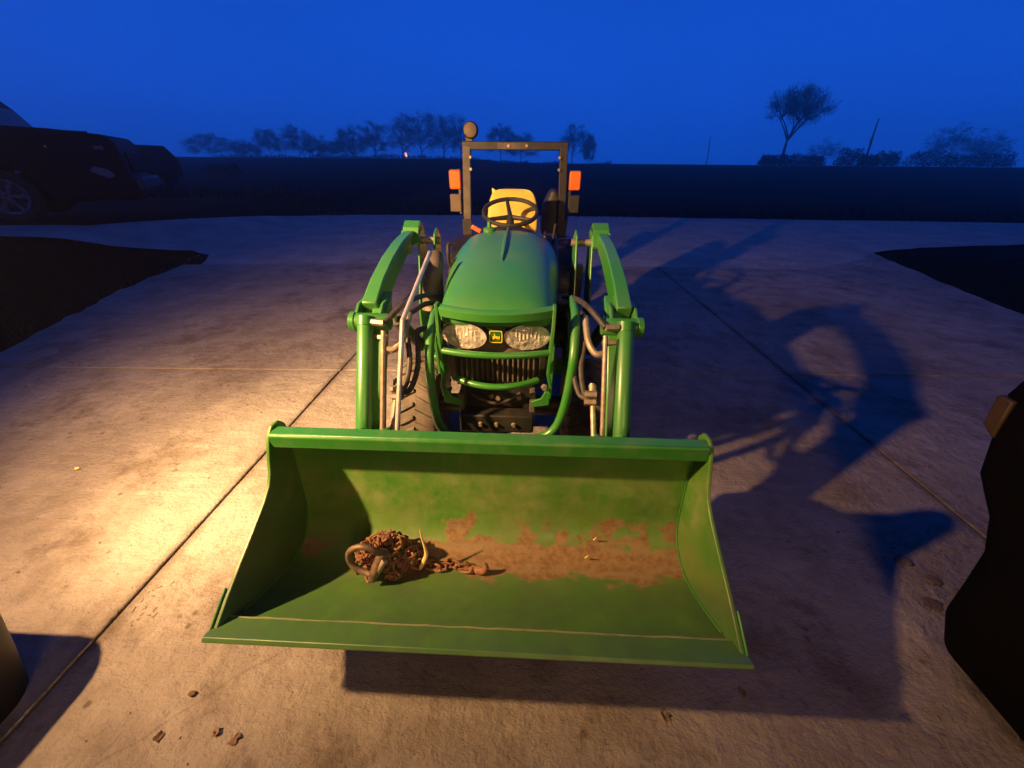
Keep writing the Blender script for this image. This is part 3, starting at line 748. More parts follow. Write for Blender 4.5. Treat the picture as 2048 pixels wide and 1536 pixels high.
# --- loader booms
for s in (-1, 1):
    xo = s * .487
    bm_ = MB()
    up = [(2.13, 1.135, .026), (2.02, 1.130, .034), (1.86, 1.107, .041), (1.70, 1.067, .046), (1.55, 1.015, .049), (1.43, .955, .050)]
    rings = []
    for i, (y, z, h) in enumerate(up):
        a = up[max(i - 1, 0)]; b = up[min(i + 1, 5)]
        t = Vector((b[0] - a[0], b[1] - a[1])).normalized(); n = Vector((-t.y, t.x)) * -1
        w = .024 + .006 * i / 5
        n = n if n.y > 0 else -n
        rings.append([(X(xo + sx_ * w), y + n.x * h * sz, z + n.y * h * sz) for sx_, sz in ((-1, -1), (1, -1), (1, 1), (-1, 1))])
    bm_.loft(rings)
    boom = tp(bm_, 'loader_boom', M['green'], bevel=.006)
    # lower half of the boom down to the bucket
    low = MB(); rr = []
    for y, z, h, w in ((1.47, .995, .045, .030), (1.37, .90, .055, .030), (1.27, .74, .05, .030), (1.19, .58, .045, .030), (1.13, .46, .04, .030)):
        rr.append([(X(xo - s * .035 + a * w), y + b * h, z + b * h * .45) for a, b in ((-1, -1), (1, -1), (1, 1), (-1, 1))])
    low.loft(rr); tp(low, 'boom_lower_leg', M['green'], boom, bevel=.006)
    # knee plates and pivot pin
    kn = [(1.50, 1.000), (1.41, .995), (1.355, .955), (1.355, .90), (1.42, .88), (1.50, .93)]
    for d0 in (.036, -.056):
        tp(MB().prism(kn, X(xo + s * d0), X(xo + s * (d0 + .012))), 'knee_plate', M['green'], boom, bevel=.003)
    tp(MB().lathe([(.0, -.085), (.030, -.085), (.034, -.078), (.034, .042), (.038, .046), (.038, .064), (.030, .070), (.0, .070)], (X(xo), 1.375, .935), 'X', 20) if s > 0 else
       MB().lathe([(.0, .085), (.030, .085), (.034, .078), (.034, -.042), (.038, -.046), (.038, -.064), (.030, -.070), (.0, -.070)], (X(xo), 1.375, .935), 'X', 20), 'pivot_pin', M['green_worn'], boom)
    # bucket cylinder
    a, b = Vector((X(xo), 1.355, .945)), Vector((X(xo - s * .01), 1.085, .500)); d = b - a
    cyl = tp(MB().tube([a, a + d * .02, a + d * .985, b], [.026, .0315, .0315, .029], 24), 'bucket_cylinder', M['green'])
    tp(MB().tube([a - d * .03, a + d * .035], .0345, 20), 'cylinder_gland', M['green_worn'], cyl)
    tp(MB().tube([b, b + d * .16], .018, 14), 'cylinder_rod', M['chrome'], cyl)
    # two chromed linkage rods on the inner side of the boom
    for k, (dx, r0, ta) in enumerate(((.082, .009, .0), (.107, .011, .25))):
        p0 = Vector((X(xo - s * dx), 1.30, .93 - ta * .8)); p1 = Vector((X(xo - s * (dx - .004)), 1.09, .50))
        rd = tp(MB().tube([p0, p1], r0, 10), 'steel_line', M['steel'], boom)
        if k: 
            q = p0.lerp(p1, .02)
            tp(MB().tube([q, q.lerp(p1, .22)], .016, 12), 'line_fitting', M['steel'], boom)
    # banjo fittings at the cylinder head
    fy = .93
    for z, dx in ((.96, .050), (.90, .052), (.845, .050)):
        tp(MB().tube([(X(xo - s * .030), 1.335, z - .01), (X(xo - s * (dx + .03)), 1.325, z - .01)], .0125, 6), 'hose_fitting', M['steel'], boom)
    tp(MB().tube(curve_pts([(X(xo - s * .075), 1.325, .845), (X(xo - s * .105), 1.33, .845), (X(xo - s * .130), 1.37, .88), (X(xo - s * .135), 1.46, .94)], 6), .013, 10), 'elbow_pipe', M['steel'], boom)
    # hoses
    for k, pts in enumerate(([( .135, 1.46, .94), (.17, 1.62, .93), (.19, 1.80, .86), (.17, 1.95, .74)], [(.08, 1.33, .95), (.13, 1.42, .99), (.16, 1.6, .97), (.19, 1.85, .90)],
                             [(.135, 1.40, .86), (.15, 1.34, .78), (.14, 1.27, .71), (.115, 1.245, .70)], [(.16, 1.45, .86), (.175, 1.36, .76), (.155, 1.29, .69), (.12, 1.25, .69)])):
        tp(MB().tube(curve_pts([(X(xo - s * a_), b_, c_) for a_, b_, c_ in pts], 7), .011, 9), 'hydraulic_hose', M['hose'], boom)
    for q in ((.118, 1.245, .715), (.118, 1.24, .685)):
        tp(MB().tube([(X(xo - s * (q[0] - .02)), q[1], q[2]), (X(xo - s * (q[0] + .022)), q[1], q[2])], .014, 6), 'hose_fitting', M['steel'], boom)
    # mast
    mp_ = [(2.02, .35), (1.93, .55), (1.93, .78), (2.00, .95), (2.04, 1.07), (2.07, 1.15), (2.13, 1.17), (2.20, 1.12), (2.18, .95), (2.12, .70), (2.15, .35)]
    mast = tp(MB().prism(mp_, X(xo - s * .048), X(xo - s * .038)).prism(mp_, X(xo - s * .128), X(xo - s * .118)), 'loader_mast', M['green'], bevel=.003)
    cap = [(2.035, 1.105), (2.07, 1.178), (2.12, 1.205), (2.20, 1.15)]
    cm = MB(); cm.loft([[(X(xo + s * .036), a_, b_) for a_, b_ in cap] + [(X(xo + s * .036), a_ + .004, b_ - .014) for a_, b_ in reversed(cap)], [(X(xo - s * .045), a_, b_) for a_, b_ in cap] + [(X(xo - s * .045), a_ + .004, b_ - .014) for a_, b_ in reversed(cap)]])
    tp(cm, 'mast_cap', M['green'], mast, bevel=.002)
    tp(MB().prism([(2.04, 1.06), (2.06, 1.165), (2.20, 1.13), (2.17, 1.02)], X(xo + s * .032), X(xo + s * .042)), 'pivot_plate', M['green'], mast, bevel=.002)
    tp(MB().tube([(X(xo - s * .145), 2.11, 1.11), (X(xo + s * .052), 2.11, 1.11)], .018, 14), 'pivot_pin', M['steel'], mast)
    tp(MB().box((X(xo - s * .106), 2.10, .80), (.06, .06, .40)), 'mast_web', M['black'], mast, bevel=.004)
    tp(MB().prism([(1.76, .50), (1.74, .72), (1.80, .80), (1.93, .80), (1.95, .55)], X(xo - s * .165), X(xo - s * .150)), 'mast_gusset', M['green_worn'], mast, bevel=.003)
    tp(MB().box((X(xo - s * .19), 2.0, .48), (.22, .16, .10)), 'side_frame', M['green'], mast, bevel=.006)
    # lift cylinder from the mast foot up into the boom
    c0, c1 = Vector((X(xo - s * .02), 1.98, .56)), Vector((X(xo), 1.56, .93))
    lc = tp(MB().tube([c0, c0.lerp(c1, .75)], .030, 18), 'lift_cylinder', M['black'])
    tp(MB().tube([c0.lerp(c1, .75), c1], .016, 12), 'cylinder_rod', M['chrome'], lc)
# bucket level rod, left boom only
tp(MB().tube([(X(-.316), 1.75, 1.120), (X(-.339), 1.33, .958), (X(-.352), 1.10, .54)], .0095, 10), 'level_rod', M['pole'])
# muffler on the left side of the hood
mf = tp(MB().tube([(X(-.325), 1.93, 1.08), (X(-.330), 1.90, 1.05), (X(-.345), 1.85, .96), (X(-.350), 1.83, .87), (X(-.350), 1.828, .845)], [.028, .040, .046, .046, .045], 20), 'muffler', M['dusty_lit_black'])  # black muffler coloured as if lit
tp(MB().tube([(X(-.350), 1.828, .852), (X(-.350), 1.826, .834)], .0495, 20), 'muffler_clamp', M['steel'], mf)
tp(MB().box((X(-.335), 1.90, .72), (.05, .07, .20)), 'muffler_bracket', M['green'], mf, bevel=.004)

# --- hood
def hood_ring(y, half, top, zs, bot, n=10):
    # half section from the left skirt over the rounded crown to the right skirt
    pts = [(X(-half * .97), y, bot)]
    for k in range(n * 2 + 1):
        t = math.pi * k / (2 * n)
        pts.append((X(-math.copysign(abs(math.cos(t)) ** .75, math.cos(t)) * half), y, zs + (top - zs) * abs(math.sin(t)) ** .74))
    return pts + [(X(half * .97), y, bot)]
secs = [(1.400, .205, .952, .925, .905), (1.425, .222, .985, .93, .905), (1.50, .232, 1.012, .935, .905), (1.60, .243, 1.040, .94, .72), (1.80, .265, 1.080, .945, .68), (2.00, .279, 1.110, .95, .68), (2.20, .284, 1.130, .95, .70), (2.32, .280, 1.137, .95, .72), (2.40, .268, 1.128, .94, .74)]
rings = [hood_ring(y, h, t, z1, b) for y, h, t, z1, b in secs]
hood = tp(MB().loft(rings), 'hood', M['green'], ang=60, subsurf=1)
tp(MB().loft([[(X(-.013 * w), y, z - .006), (X(-.005 * w), y, z + .0085), (X(.005 * w), y, z + .0085), (X(.013 * w), y, z - .006)] for y, z, w in ((1.80, 1.076, .3), (1.90, 1.096, .8), (2.0, 1.111, 1), (2.2, 1.131, 1), (2.36, 1.136, .9))]), 'hood_ridge', M['green'], hood, ang=60)
tp(MB().loft([[(X(x_), y, z) for x_, z in ((-.19, .90), (-.205, 1.03), (-.15, 1.10), (-.07, 1.125), (.07, 1.125), (.15, 1.10), (.205, 1.03), (.19, .90))] for y in (2.42, 2.56)]), 'dashboard', M['plastic'], bevel=.015)
tp(MB().loft([[(X(-.105 + k * math.cos(t)), 2.33 + k * math.sin(t), z) for t in [2 * math.pi * q / 16 for q in range(16)]] for z, k in ((1.10, .036), (1.140, .036), (1.146, .030), (1.150, .013), (1.176, .012), (1.180, .008))]), 'fuel_cap', M['green_worn'])
# --- nose: dark panel, two headlights, emblem
nose = [(-.216, .928), (.216, .928), (.212, .82), (.188, .79), (.10, .785), (-.10, .785), (-.188, .79), (-.212, .82)]
tp(MB().loft([[(X(x_ * k), y - .035 * (1 - (x_ / .21) ** 2), z) for x_, z in nose] for y, k in ((1.455, 1.0), (1.90, 1.05))]), 'nose_panel', M['dusty_lit_black'], bevel=.006)
for s in (-1, 1):
    def ell(a, b, y, dx=0, n=28):
        return [(X(s * .126 + dx + a * math.cos(2 * math.pi * k / n)), y + .45 * (a * math.cos(2 * math.pi * k / n) * s + .0) * .35, .870 + b * math.sin(2 * math.pi * k / n)) for k in range(n)]
    hl = tp(MB().loft([ell(.095, .059, 1.452), ell(.095, .059, 1.412), ell(.091, .055, 1.406)], caps=False), 'headlight', M['plastic'])
    rf = MB(); rf.loft([ell(.0905, .0545, 1.408), ell(.080, .049, 1.418), ell(.052, .034, 1.432), ell(.014, .010, 1.438)], caps=True)
    tp(rf, 'reflector', M['reflector'], hl, ang=80)
    tp(MB().lathe([(.0, -.012), (.008, -.010), (.011, 0), (.011, .01)], (X(s * .126), 1.424, .870), 'Y', 12), 'bulb', M['chrome'], hl)
    ribs = MB()
    for k in range(7):
        x_ = -.046 + k * .015
        ribs.box((X(s * .126 + x_), 1.409 + .35 * .45 * x_ * s, .882 + .010 * math.cos(k * 1.7)), (.0045, .006, .034 + .012 * math.sin(k * 2.3)))
    tp(ribs, 'glint_rib', M['glint'], hl)
    ex = [(s * .192, .812), (s * .216, .845), (s * .219, .918), (s * .208, .916), (s * .206, .880)]
    tp(MB().loft([[(X(a), 1.440 + abs(abs(a) - .186) * .8 + t, b) for a, b in ex] for t in (0, .02)]), 'side_lens', M['car_lens'], hl, bevel=.003)
def rrect(w, h, r, n=5):
    pts = []
    for cx_, cz_, a0 in ((w - r, h - r, 0), (-w + r, h - r, 90), (-w + r, -h + r, 180), (w - r, -h + r, 270)):
        for k in range(n + 1):
            a = R(a0 + 90 * k / n); pts.append((cx_ + r * math.cos(a), cz_ + r * math.sin(a)))
    return pts
EZ, EY = .872, 1.404
em = tp(MB().prism([(X(a), EZ + b) for a, b in rrect(.026, .026, .008)], EY, EY + .012, 'Y'), 'emblem', M['emblem_green'])
ring_o = rrect(.026, .026, .008); ring_i = rrect(.0225, .0225, .006)
bd = MB()
nn = len(ring_o)
bd.add([(X(a), EY - .0012, EZ + b) for a, b in ring_o] + [(X(a), EY - .0012, EZ + b) for a, b in ring_i], [(i, (i + 1) % nn, nn + (i + 1) % nn, nn + i) for i in range(nn)])
tp(bd, 'emblem_border', M['emblem_yellow'], em, smooth=False)
deer = [(-.0145, .000), (-.008, .0045), (-.006, .0125), (-.009, .0165), (-.0045, .0150), (-.0025, .0100), (-.001, .0050), (.006, .0035), (.0125, .0010), (.0160, .0045), (.0150, -.0020), (.0165, -.0110), (.0125, -.0060), (.0085, -.0045), (.0100, -.0130), (.0060, -.0065), (.0000, -.0035), (-.0050, -.0060), (-.0120, -.0120), (-.0085, -.0050), (-.0145, -.0050), (-.0100, -.0015)]
tp(MB().prism([(X(a), EZ + b - .001) for a, b in deer], EY - .003, EY - .0004, 'Y'), 'leaping_deer', M['emblem_yellow'], em, smooth=False)
# --- grille
gr = tp(MB().box((X(0), 1.53, .70), (.37, .08, .20)), 'grille', M['plastic'], bevel=.004)
for k in range(15):
    tp(MB().box((X(-.155 + k * .0222), 1.478, .695), (.0075, .022, .125)), 'grille_rib', M['dusty_lit_black'], gr, bevel=.0015)
tp(MB().prism([(1.50, .61), (1.46, .66), (1.44, .78), (1.58, .78), (1.58, .61)], X(-.205), X(-.178)), 'grille_cheek', M['dusty_lit_black'], gr, bevel=.003)  # left cheek takes the lit colour, the right one plain black
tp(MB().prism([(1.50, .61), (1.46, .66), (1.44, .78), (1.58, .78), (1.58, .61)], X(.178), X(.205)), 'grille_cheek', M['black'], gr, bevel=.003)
# --- brush guard
def bow(xa, z, y0, b, n=14, za=0):
    return [(X(-xa + 2 * xa * k / n), y0 - b * (1 - ((k / n) * 2 - 1) ** 2), z + za * (1 - ((k / n) * 2 - 1) ** 2)) for k in range(n + 1)]
guard = MB()
ph = bow(.220, .978, 1.405, .05, 14, -.006)
guard.loft([[(p[0], p[1] - .004, p[2] - .022), (p[0], p[1] - .014, p[2] - .018), (p[0], p[1] - .016, p[2] + .012), (p[0], p[1] - .004, p[2] + .022), (p[0], p[1] + .012, p[2] + .022), (p[0], p[1] + .012, p[2] - .022)] for p in ph])
guard = tp(guard, 'brush_guard', M['green'], ang=50)
tp(MB().tube(bow(.208, .822, 1.372, .036), .0135, 12), 'guard_bar', M['green'], guard)
tp(MB().tube(bow(.172, .672, 1.42, .06, 14, -.004), .0135, 12), 'guard_bar', M['green'], guard)
for s in (-1, 1):
    pts = [(s * .224, 1.405, 1.005), (s * .222, 1.39, .90), (s * .216, 1.375, .82), (s * .213, 1.38, .72), (s * .226, 1.385, .665), (s * .224, 1.40, .60)]
    um = MB(); um.loft([[(X(a - .0065), b - .016, c), (X(a + .0065), b - .016, c), (X(a + .0065), b + .02, c), (X(a - .0065), b + .02, c)] for a, b, c in pts])
    tp(um, 'guard_upright', M['green_worn'], guard, bevel=.002)
    tp(MB().prism([(X(s * .225), .635), (X(s * .225), .57), (X(s * .15), .555), (X(s * .15), .585), (X(s * .19), .60), (X(s * .205), .635)], 1.385, 1.397, 'Y'), 'guard_foot', M['green_worn'], guard, bevel=.002)
    tp(MB().lathe([(.0, -.012), (.010, -.012), (.010, .0), (.014, .0), (.014, .006)], (X(s * .200), 1.372, .665), 'Y', 8), 'guard_bolt', M['steel'], guard)
    tp(MB().prism([(1.42, .60), (1.41, .83), (1.46, .83), (1.60, .72), (1.60, .60)], X(s * .226), X(s * .236)), 'guard_bracket', M['green'], guard, bevel=.002)
# hoop tube round the front axle
hp = [(-.285, 1.66, .90), (-.272, 1.52, .90), (-.264, 1.39, .83), (-.262, 1.34, .70), (-.255, 1.33, .57), (-.240, 1.325, .49), (-.200, 1.32, .447), (-.12, 1.315, .438), (.11, 1.315, .438), (.19, 1.32, .446), (.250, 1.325, .49), (.280, 1.33, .58), (.297, 1.34, .70), (.308, 1.37, .83), (.316, 1.48, .93), (.32, 1.66, .95)]
hoop = tp(MB().tube(curve_pts([(X(a), b, c) for a, b, c in hp], 5), .0185, 14), 'guard_hoop', M['green'])
tp(MB().tube([(X(-.130), 1.315, .438), (X(-.108), 1.315, .438)], .0200, 12), 'hoop_band', M['black'], hoop)
for x_, z_ in ((-.075, .459), (.0, .459), (.085, .458), (-.03, .4585)):
    tp(MB().lathe([(.0, .006), (.006, .004), (.007, -.006)], (X(x_), 1.308, z_), 'Z', 8), 'hoop_bolt', M['steel'], hoop)
# --- front frame and weight plate
fr = tp(MB().box((X(0), 1.56, .585), (.31, .16, .045)), 'front_frame', M['dusty_lit_black'], bevel=.005)
for s in (-1, 1):
    tp(MB().box((X(s * .155), 1.46, .53), (.024, .10, .14)), 'frame_ear', M['dusty_lit_black'], fr, bevel=.004)
wp = tp(MB().box((X(0), 1.405, .472), (.325, .07, .090)), 'front_weight', M['black'], bevel=.008)
for x_ in (-.07, .0, .075):
    tp(MB().lathe([(.0, -.010), (.008, -.010), (.008, 0), (.012, .002)], (X(x_), 1.366, .474), 'Y', 6), 'weight_bolt', M['steel'], wp)
for x_, z_ in ((-.03, .555), (.0, .545), (.095, .55)):
    tp(MB().lathe([(.0, -.012), (.011, -.012), (.011, 0)], (X(x_), 1.475, z_), 'Y', 6), 'frame_bolt', M['steel'], fr)
tp(MB().tube(curve_pts([(X(-.12), 1.46, .57), (X(-.03), 1.44, .54), (X(.03), 1.44, .545), (X(.10), 1.47, .575)], 6), .007, 8), 'wiring_loom', M['hose'], fr)
tp(MB().box((X(0), 2.35, .50), (.34, 1.75, .26)), 'chassis', M['black'], bevel=.02)
tp(MB().box((X(0), 1.92, .76), (.36, .70, .30)), 'engine', M['black'], bevel=.03)
# --- wheels
def wheel(name, x_, y_, r, w, rim_r, lug_n, lug_h, s):
    wl = empty(name, (x_ - T.location.x, y_ - T.location.y, r - T.location.z)); wl.parent = T
    mb = MB()
    prof = [(rim_r, -w * .40), (rim_r * 1.12, -w * .47), (r * .82, -w * .50), (r * .93, -w * .47), (r * .975, -w * .36), (r * .985, 0), (r * .975, w * .36), (r * .93, w * .47), (r * .82, w * .50), (rim_r * 1.12, w * .47), (rim_r, w * .40)]
    mb.lathe(prof, (0, 0, 0), 'X', 48)
    for k in range(lug_n):
        for sd in (-1, 1):
            a = 2 * math.pi * (k + (.5 if sd > 0 else 0)) / lug_n
            rings = []
            for u, rad, da in ((.02, r * .985, 0), (.20, r * .983, .10), (.36, r * .972, .19), (.47, r * .93, .25), (.505, r * .85, .28)):
                aa = a + da * (.75 if lug_n > 20 else 1.15); hw = .036 if lug_n > 20 else .045
                q = []
                for dr, dw in ((-.006, -1.25), (lug_h, -.75), (lug_h, .75), (-.006, 1.25)):
                    q.append((sd * w * u, (rad + dr) * math.cos(aa + dw * hw), (rad + dr) * math.sin(aa + dw * hw)))
                rings.append(q)
            mb.loft(rings)
    mb.build('tyre', M['rubber'], wl, local=True, ang=30)
    rm = MB().lathe([(rim_r * 1.02, s * w * .42), (rim_r * .94, s * w * .44), (rim_r * .86, s * w * .30), (rim_r * .5, s * w * .22), (rim_r * .46, s * w * .30), (.0, s * w * .31)], (0, 0, 0), 'X', 32)
    for k in range(5):
        rm.lathe([(.0, s * w * .27), (.010, s * w * .27), (.010, s * w * .2)], (0, math.cos(k * 1.2566) * rim_r * .62, math.sin(k * 1.2566) * rim_r * .62), 'X', 6)
    rm.build('rim', M['rim_yellow'], wl, local=True)
    return wl
for s in (-1, 1):
    wheel('front_wheel', X(s * .445), 1.86, .262, .205, .145, 24, .013, s)
    wheel('rear_wheel', X(s * .37), 3.28, .44, .25, .24, 18, .024, s)
tp(MB().tube([(X(-.36), 1.86, .262), (X(.36), 1.86, .262)], .055, 14), 'front_axle', M['black'])
tp(MB().tube([(X(-.36), 3.28, .44), (X(.36), 3.28, .44)], .08, 14), 'rear_axle', M['black'])
for s in (-1, 1):
    fd = [(2.86, .62), (2.90, .78), (3.02, .90), (3.18, .955), (3.38, .955), (3.56, .90), (3.66, .80)]
    tp(MB().loft([[(X(s * .30), a, b) for a, b in fd] + [(X(s * .30), a * .995 + .015, b - .02) for a, b in reversed(fd)], [(X(s * .46), a, b - .01) for a, b in fd] + [(X(s * .46), a * .995 + .015, b - .03) for a, b in reversed(fd)]]), 'rear_fender', M['black'], bevel=.006)
    tp(MB().tube(curve_pts([(X(s * .40), 2.92, .945), (X(s * .455), 2.90, .955), (X(s * .462), 2.88, .90), (X(s * .458), 2.88, .81), (X(s * .40), 2.90, .79)], 5), .014, 10), 'grab_handle', M['black'])
    tp(MB().box((X(s * .34), 2.62, .42), (.26, .62, .03)), 'footboard', M['black'], bevel=.006)
# --- control side panels
tp(MB().loft([[(X(.22), y, .62), (X(.31), y, .62), (X(.31), y, z), (X(.22), y, z + .02)] for y, z in ((2.30, .90), (2.55, 1.0), (2.75, 1.06))]), 'valve_console', M['black'], bevel=.012)
tp(MB().tube([(X(.275), 2.60, 1.02), (X(.285), 2.58, 1.14)], .009, 8), 'loader_lever', M['black'])
tp(MB().lathe([(.0, .022), (.014, .018), (.018, 0), (.012, -.016), (.0, -.018)], (X(.215), 2.52, 1.055), 'Z', 12), 'lever_knob', M['steel'])
for k, (y_, z_) in enumerate(((2.0, .80), (2.05, .68), (1.95, .66))):
    tp(MB().box((X(.295), y_, z_), (.09, .13, .10)), 'hydraulic_valve', M['black'], bevel=.008)
tp(MB().tube(curve_pts([(X(.30), 1.95, .82), (X(.36), 1.80, .84), (X(.37), 1.62, .80), (X(.35), 1.50, .70)], 7), .013, 10), 'hydraulic_hose', M['hose'])
tp(MB().tube(curve_pts([(X(.27), 2.0, .70), (X(.33), 1.82, .62), (X(.34), 1.66, .60), (X(.33), 1.55, .52)], 7), .013, 10), 'hydraulic_hose', M['hose'])
tp(MB().tube(curve_pts([(X(-.27), 1.98, .70), (X(-.33), 1.80, .76), (X(-.35), 1.66, .80), (X(-.345), 1.52, .84)], 7), .013, 10), 'hydraulic_hose', M['hose'])
tp(MB().box((X(-.215), 2.60, 1.100), (.065, .022, .026), Matrix.Rotation(R(28), 3, 'Y')), 'orange_lever', M['orange'], bevel=.004)
# --- steering wheel
sw = tp(MB().tube([(X(.17 * math.cos(t)), 2.66 + .17 * math.sin(t) * .72, 1.195 + .17 * math.sin(t) * .69 * .55) for t in [2 * math.pi * k / 40 for k in range(40)]], .0135, 10, closed=True), 'steering_wheel', M['plastic'])
ctr = (X(0), 2.655, 1.165)
for a in (100, 215, 325):
    t = R(a)
    tp(MB().tube([ctr, (X(.165 * math.cos(t)), 2.66 + .17 * math.sin(t) * .72, 1.195 + .17 * math.sin(t) * .69 * .55)], [.016, .011], 8), 'spoke', M['plastic'], sw)
tp(MB().tube([(X(0), 2.52, 1.02), ctr], [.03, .024], 12), 'steering_column', M['plastic'])
# --- seat
bk = []
for z, hw, y, d in ((.96, .155, 3.02, .09), (1.02, .18, 3.03, .10), (1.12, .186, 3.045, .095), (1.22, .172, 3.06, .085), (1.27, .155, 3.068, .075), (1.297, .128, 3.072, .05), (1.305, .085, 3.074, .03)):
    bk.append([(X(hw * math.copysign(abs(math.cos(t)) ** .55, math.cos(t))), y + d * .5 * math.copysign(abs(math.sin(t)) ** .7, math.sin(t)) - .02 * (math.cos(t) ** 4), z) for t in [2 * math.pi * k / 24 for k in range(24)]])
seat = tp(MB().loft(bk), 'seat_backrest', M['yellow'], subsurf=1, ang=70)
tp(MB().box((X(0), 2.88, .93), (.36, .30, .09)), 'seat_cushion', M['yellow'], bevel=.035, seg=3)
tp(MB().loft([[(X(-.148), 3.05, 1.235), (X(-.112), 3.05, 1.285), (X(-.150), 3.065, 1.31)], [(X(-.145), 3.075, 1.235), (X(-.110), 3.075, 1.285), (X(-.148), 3.07, 1.312)]]), 'torn_trim', M['yellow'], seat)
tp(MB().box((X(0), 2.95, .82), (.30, .30, .14)), 'seat_base', M['black'], bevel=.02)
# --- roll bar
rb = None
for s in (-1, 1):
    pb = MB(); pts = [(s * .385, 3.40, .60), (s * .385, 3.40, .95), (s * .378, 3.40, 1.20), (s * .366, 3.40, 1.575)]
    pb.loft([[(X(a + dx * .030), b + dy * .030, c) for dx, dy in ((-1, -1), (1, -1), (1, 1), (-1, 1))] for a, b, c in pts])
    o = tp(pb, 'roll_bar_post', M['dusty_lit_black'] if s < 0 else M['black'], bevel=.005)  # left post painted in the lit colour, right post in the dark one
    tp(MB().box((X(s * .385), 3.362, .985), (.075, .012, .16)), 'hinge_plate', M['black'], o, bevel=.003)
    for z in (1.50, 1.42):
        tp(MB().lathe([(.0, -.014), (.011, -.014), (.011, 0)], (X(s * .366 - .030 * s), 3.36, z), 'Y', 6), 'post_bolt', M['steel'], o)
    # amber flasher and the lamp below it, coloured as lit at left, dark at right
    al = tp(MB().prism([(X(s * .467 + a), 1.347 + b) for a, b in rrect(.044, .066, .014)], 3.37, 3.425, 'Y'), 'flasher_lamp', M['amber'], bevel=.008)
    tp(MB().prism([(X(s * .467 + a), 1.347 + b) for a, b in rrect(.048, .070, .016)], 3.425, 3.44, 'Y'), 'lamp_housing', M['plastic'], al)
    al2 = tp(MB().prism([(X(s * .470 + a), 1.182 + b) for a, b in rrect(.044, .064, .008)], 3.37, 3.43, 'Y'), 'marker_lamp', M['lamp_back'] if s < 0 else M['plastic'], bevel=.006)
    tp(MB().box((X(s * .435), 3.40, 1.26), (.020, .03, .32)), 'lamp_bracket', M['dusty_lit_black'] if s < 0 else M['black'], bevel=.003)  # lit colour on the left bracket, dark on the right
xb = tp(MB().box((X(0), 3.40, 1.575), (.80, .056, .056)), 'roll_bar_crossbar', M['black'], bevel=.006)
tp(MB().box((X(-.02), 3.368, 1.573), (.22, .006, .04)), 'crossbar_strip', M['dusty_lit_black'], xb)  # browner strip on the crossbar face
tp(MB().lathe([(.0, -.008), (.012, -.006), (.012, 0)], (X(-.045), 3.364, 1.573), 'Y', 8), 'crossbar_bolt', M['steel'], xb)
tp(MB().lathe([(.0, -.006), (.010, -.004), (.010, 0)], (X(.09), 3.364, 1.575), 'Y', 8), 'crossbar_bolt', M['steel'], xb)
wl = tp(MB().lathe([(.0, -.046), (.045, -.042), (.055, -.032), (.058, -.01), (.052, .03), (.025, .05), (.0, .052)], (X(-.330), 3.40, 1.672), 'Y', 26), 'work_lamp', M['plastic'])
tp(MB().lathe([(.0, -.056), (.030, -.053), (.047, -.044)], (X(-.330), 3.40, 1.672), 'Y', 26), 'lamp_lens', M['lamp_back'], wl)
tp(MB().box((X(-.345), 3.40, 1.612), (.05, .04, .04)), 'lamp_foot', M['dusty_lit_black'], wl, bevel=.004)
# --- dark tank carried behind the right post
tk = []
for z, x0, x1 in ((.90, .24, .40), (.96, .215, .45), (1.08, .215, .455), (1.20, .235, .42), (1.265, .275, .36), (1.285, .295, .335)):
    cx_, hw = (x0 + x1) / 2, (x1 - x0) / 2
    tk.append([(X(cx_ + hw * math.copysign(abs(math.cos(t)) ** .7, math.cos(t))), 3.56 + .10 * math.copysign(abs(math.sin(t)) ** .7, math.sin(t)), z) for t in [2 * math.pi * k / 20 for k in range(20)]])
tp(MB().loft(tk), 'rear_tank', M['plastic'], subsurf=1, ang=70)

# ------------------------------------------------------------------ things lying in the bucket
def floor_z(y):
    for (a, b), (c, d) in zip(PB, PB[1:]):
        if a <= y <= c: return b + (d - b) * (y - a) / (c - a)
    return PB[5][1]
CXc, CYc = -.485, .838
chain = empty('chain', (CXc, CYc, .215)); tag(chain, 'rusty log chain heaped in the left half of the bucket', 'chain')
def link_mesh(L, W, r):
    pts = []
    for k in range(20):
        t = 2 * math.pi * k / 20; c, s = math.cos(t), math.sin(t)
        pts.append((math.copysign(min(abs(c) * 1.25, 1), c) * L * .5 if abs(c) > .3 else c * L * .5, s * W * .5, 0))
    return MB().tube(pts, r, 7, closed=True)
lm = link_mesh(.044, .026, .0042)
first = lm.build('link', M['rust'], chain, local=True)
cl = [first]
lr = random.Random(3)
spots = []
for k in range(104):
    u = lr.random() ** .55; a = lr.uniform(0, 6.28)
    x_ = CXc + .02 + math.cos(a) * .115 * u; y_ = CYc + .015 + math.sin(a) * .075 * u
    top = .125 * (1 - u ** 2.2)
    z_ = floor_z(y_) + .010 + max(0, top) * (1 if k % 3 else lr.uniform(.5, 1))
    spots.append(((x_, y_, z_), (lr.uniform(-1.5, 1.5), lr.uniform(-1.5, 1.5), lr.uniform(0, 6.28))))
px_ = -.30; 
for k in range(13):                                                # the tail that runs out to the right
    x_ = -.372 + k * .0155; y_ = .850 + .012 * math.sin(k * .9)
    spots.append(((x_, y_, floor_z(y_) + .011 + .004 * (k % 2)), (1.45 * (k % 2) + lr.uniform(-.2, .2), lr.uniform(-.3, .3), lr.uniform(-.5, .5))))
for k, (p, rot) in enumerate(spots):
    o = first if k == 0 else first.copy()
    if k: col.objects.link(o)
    o.location = Vector(p) - chain.location; o.rotation_euler = rot
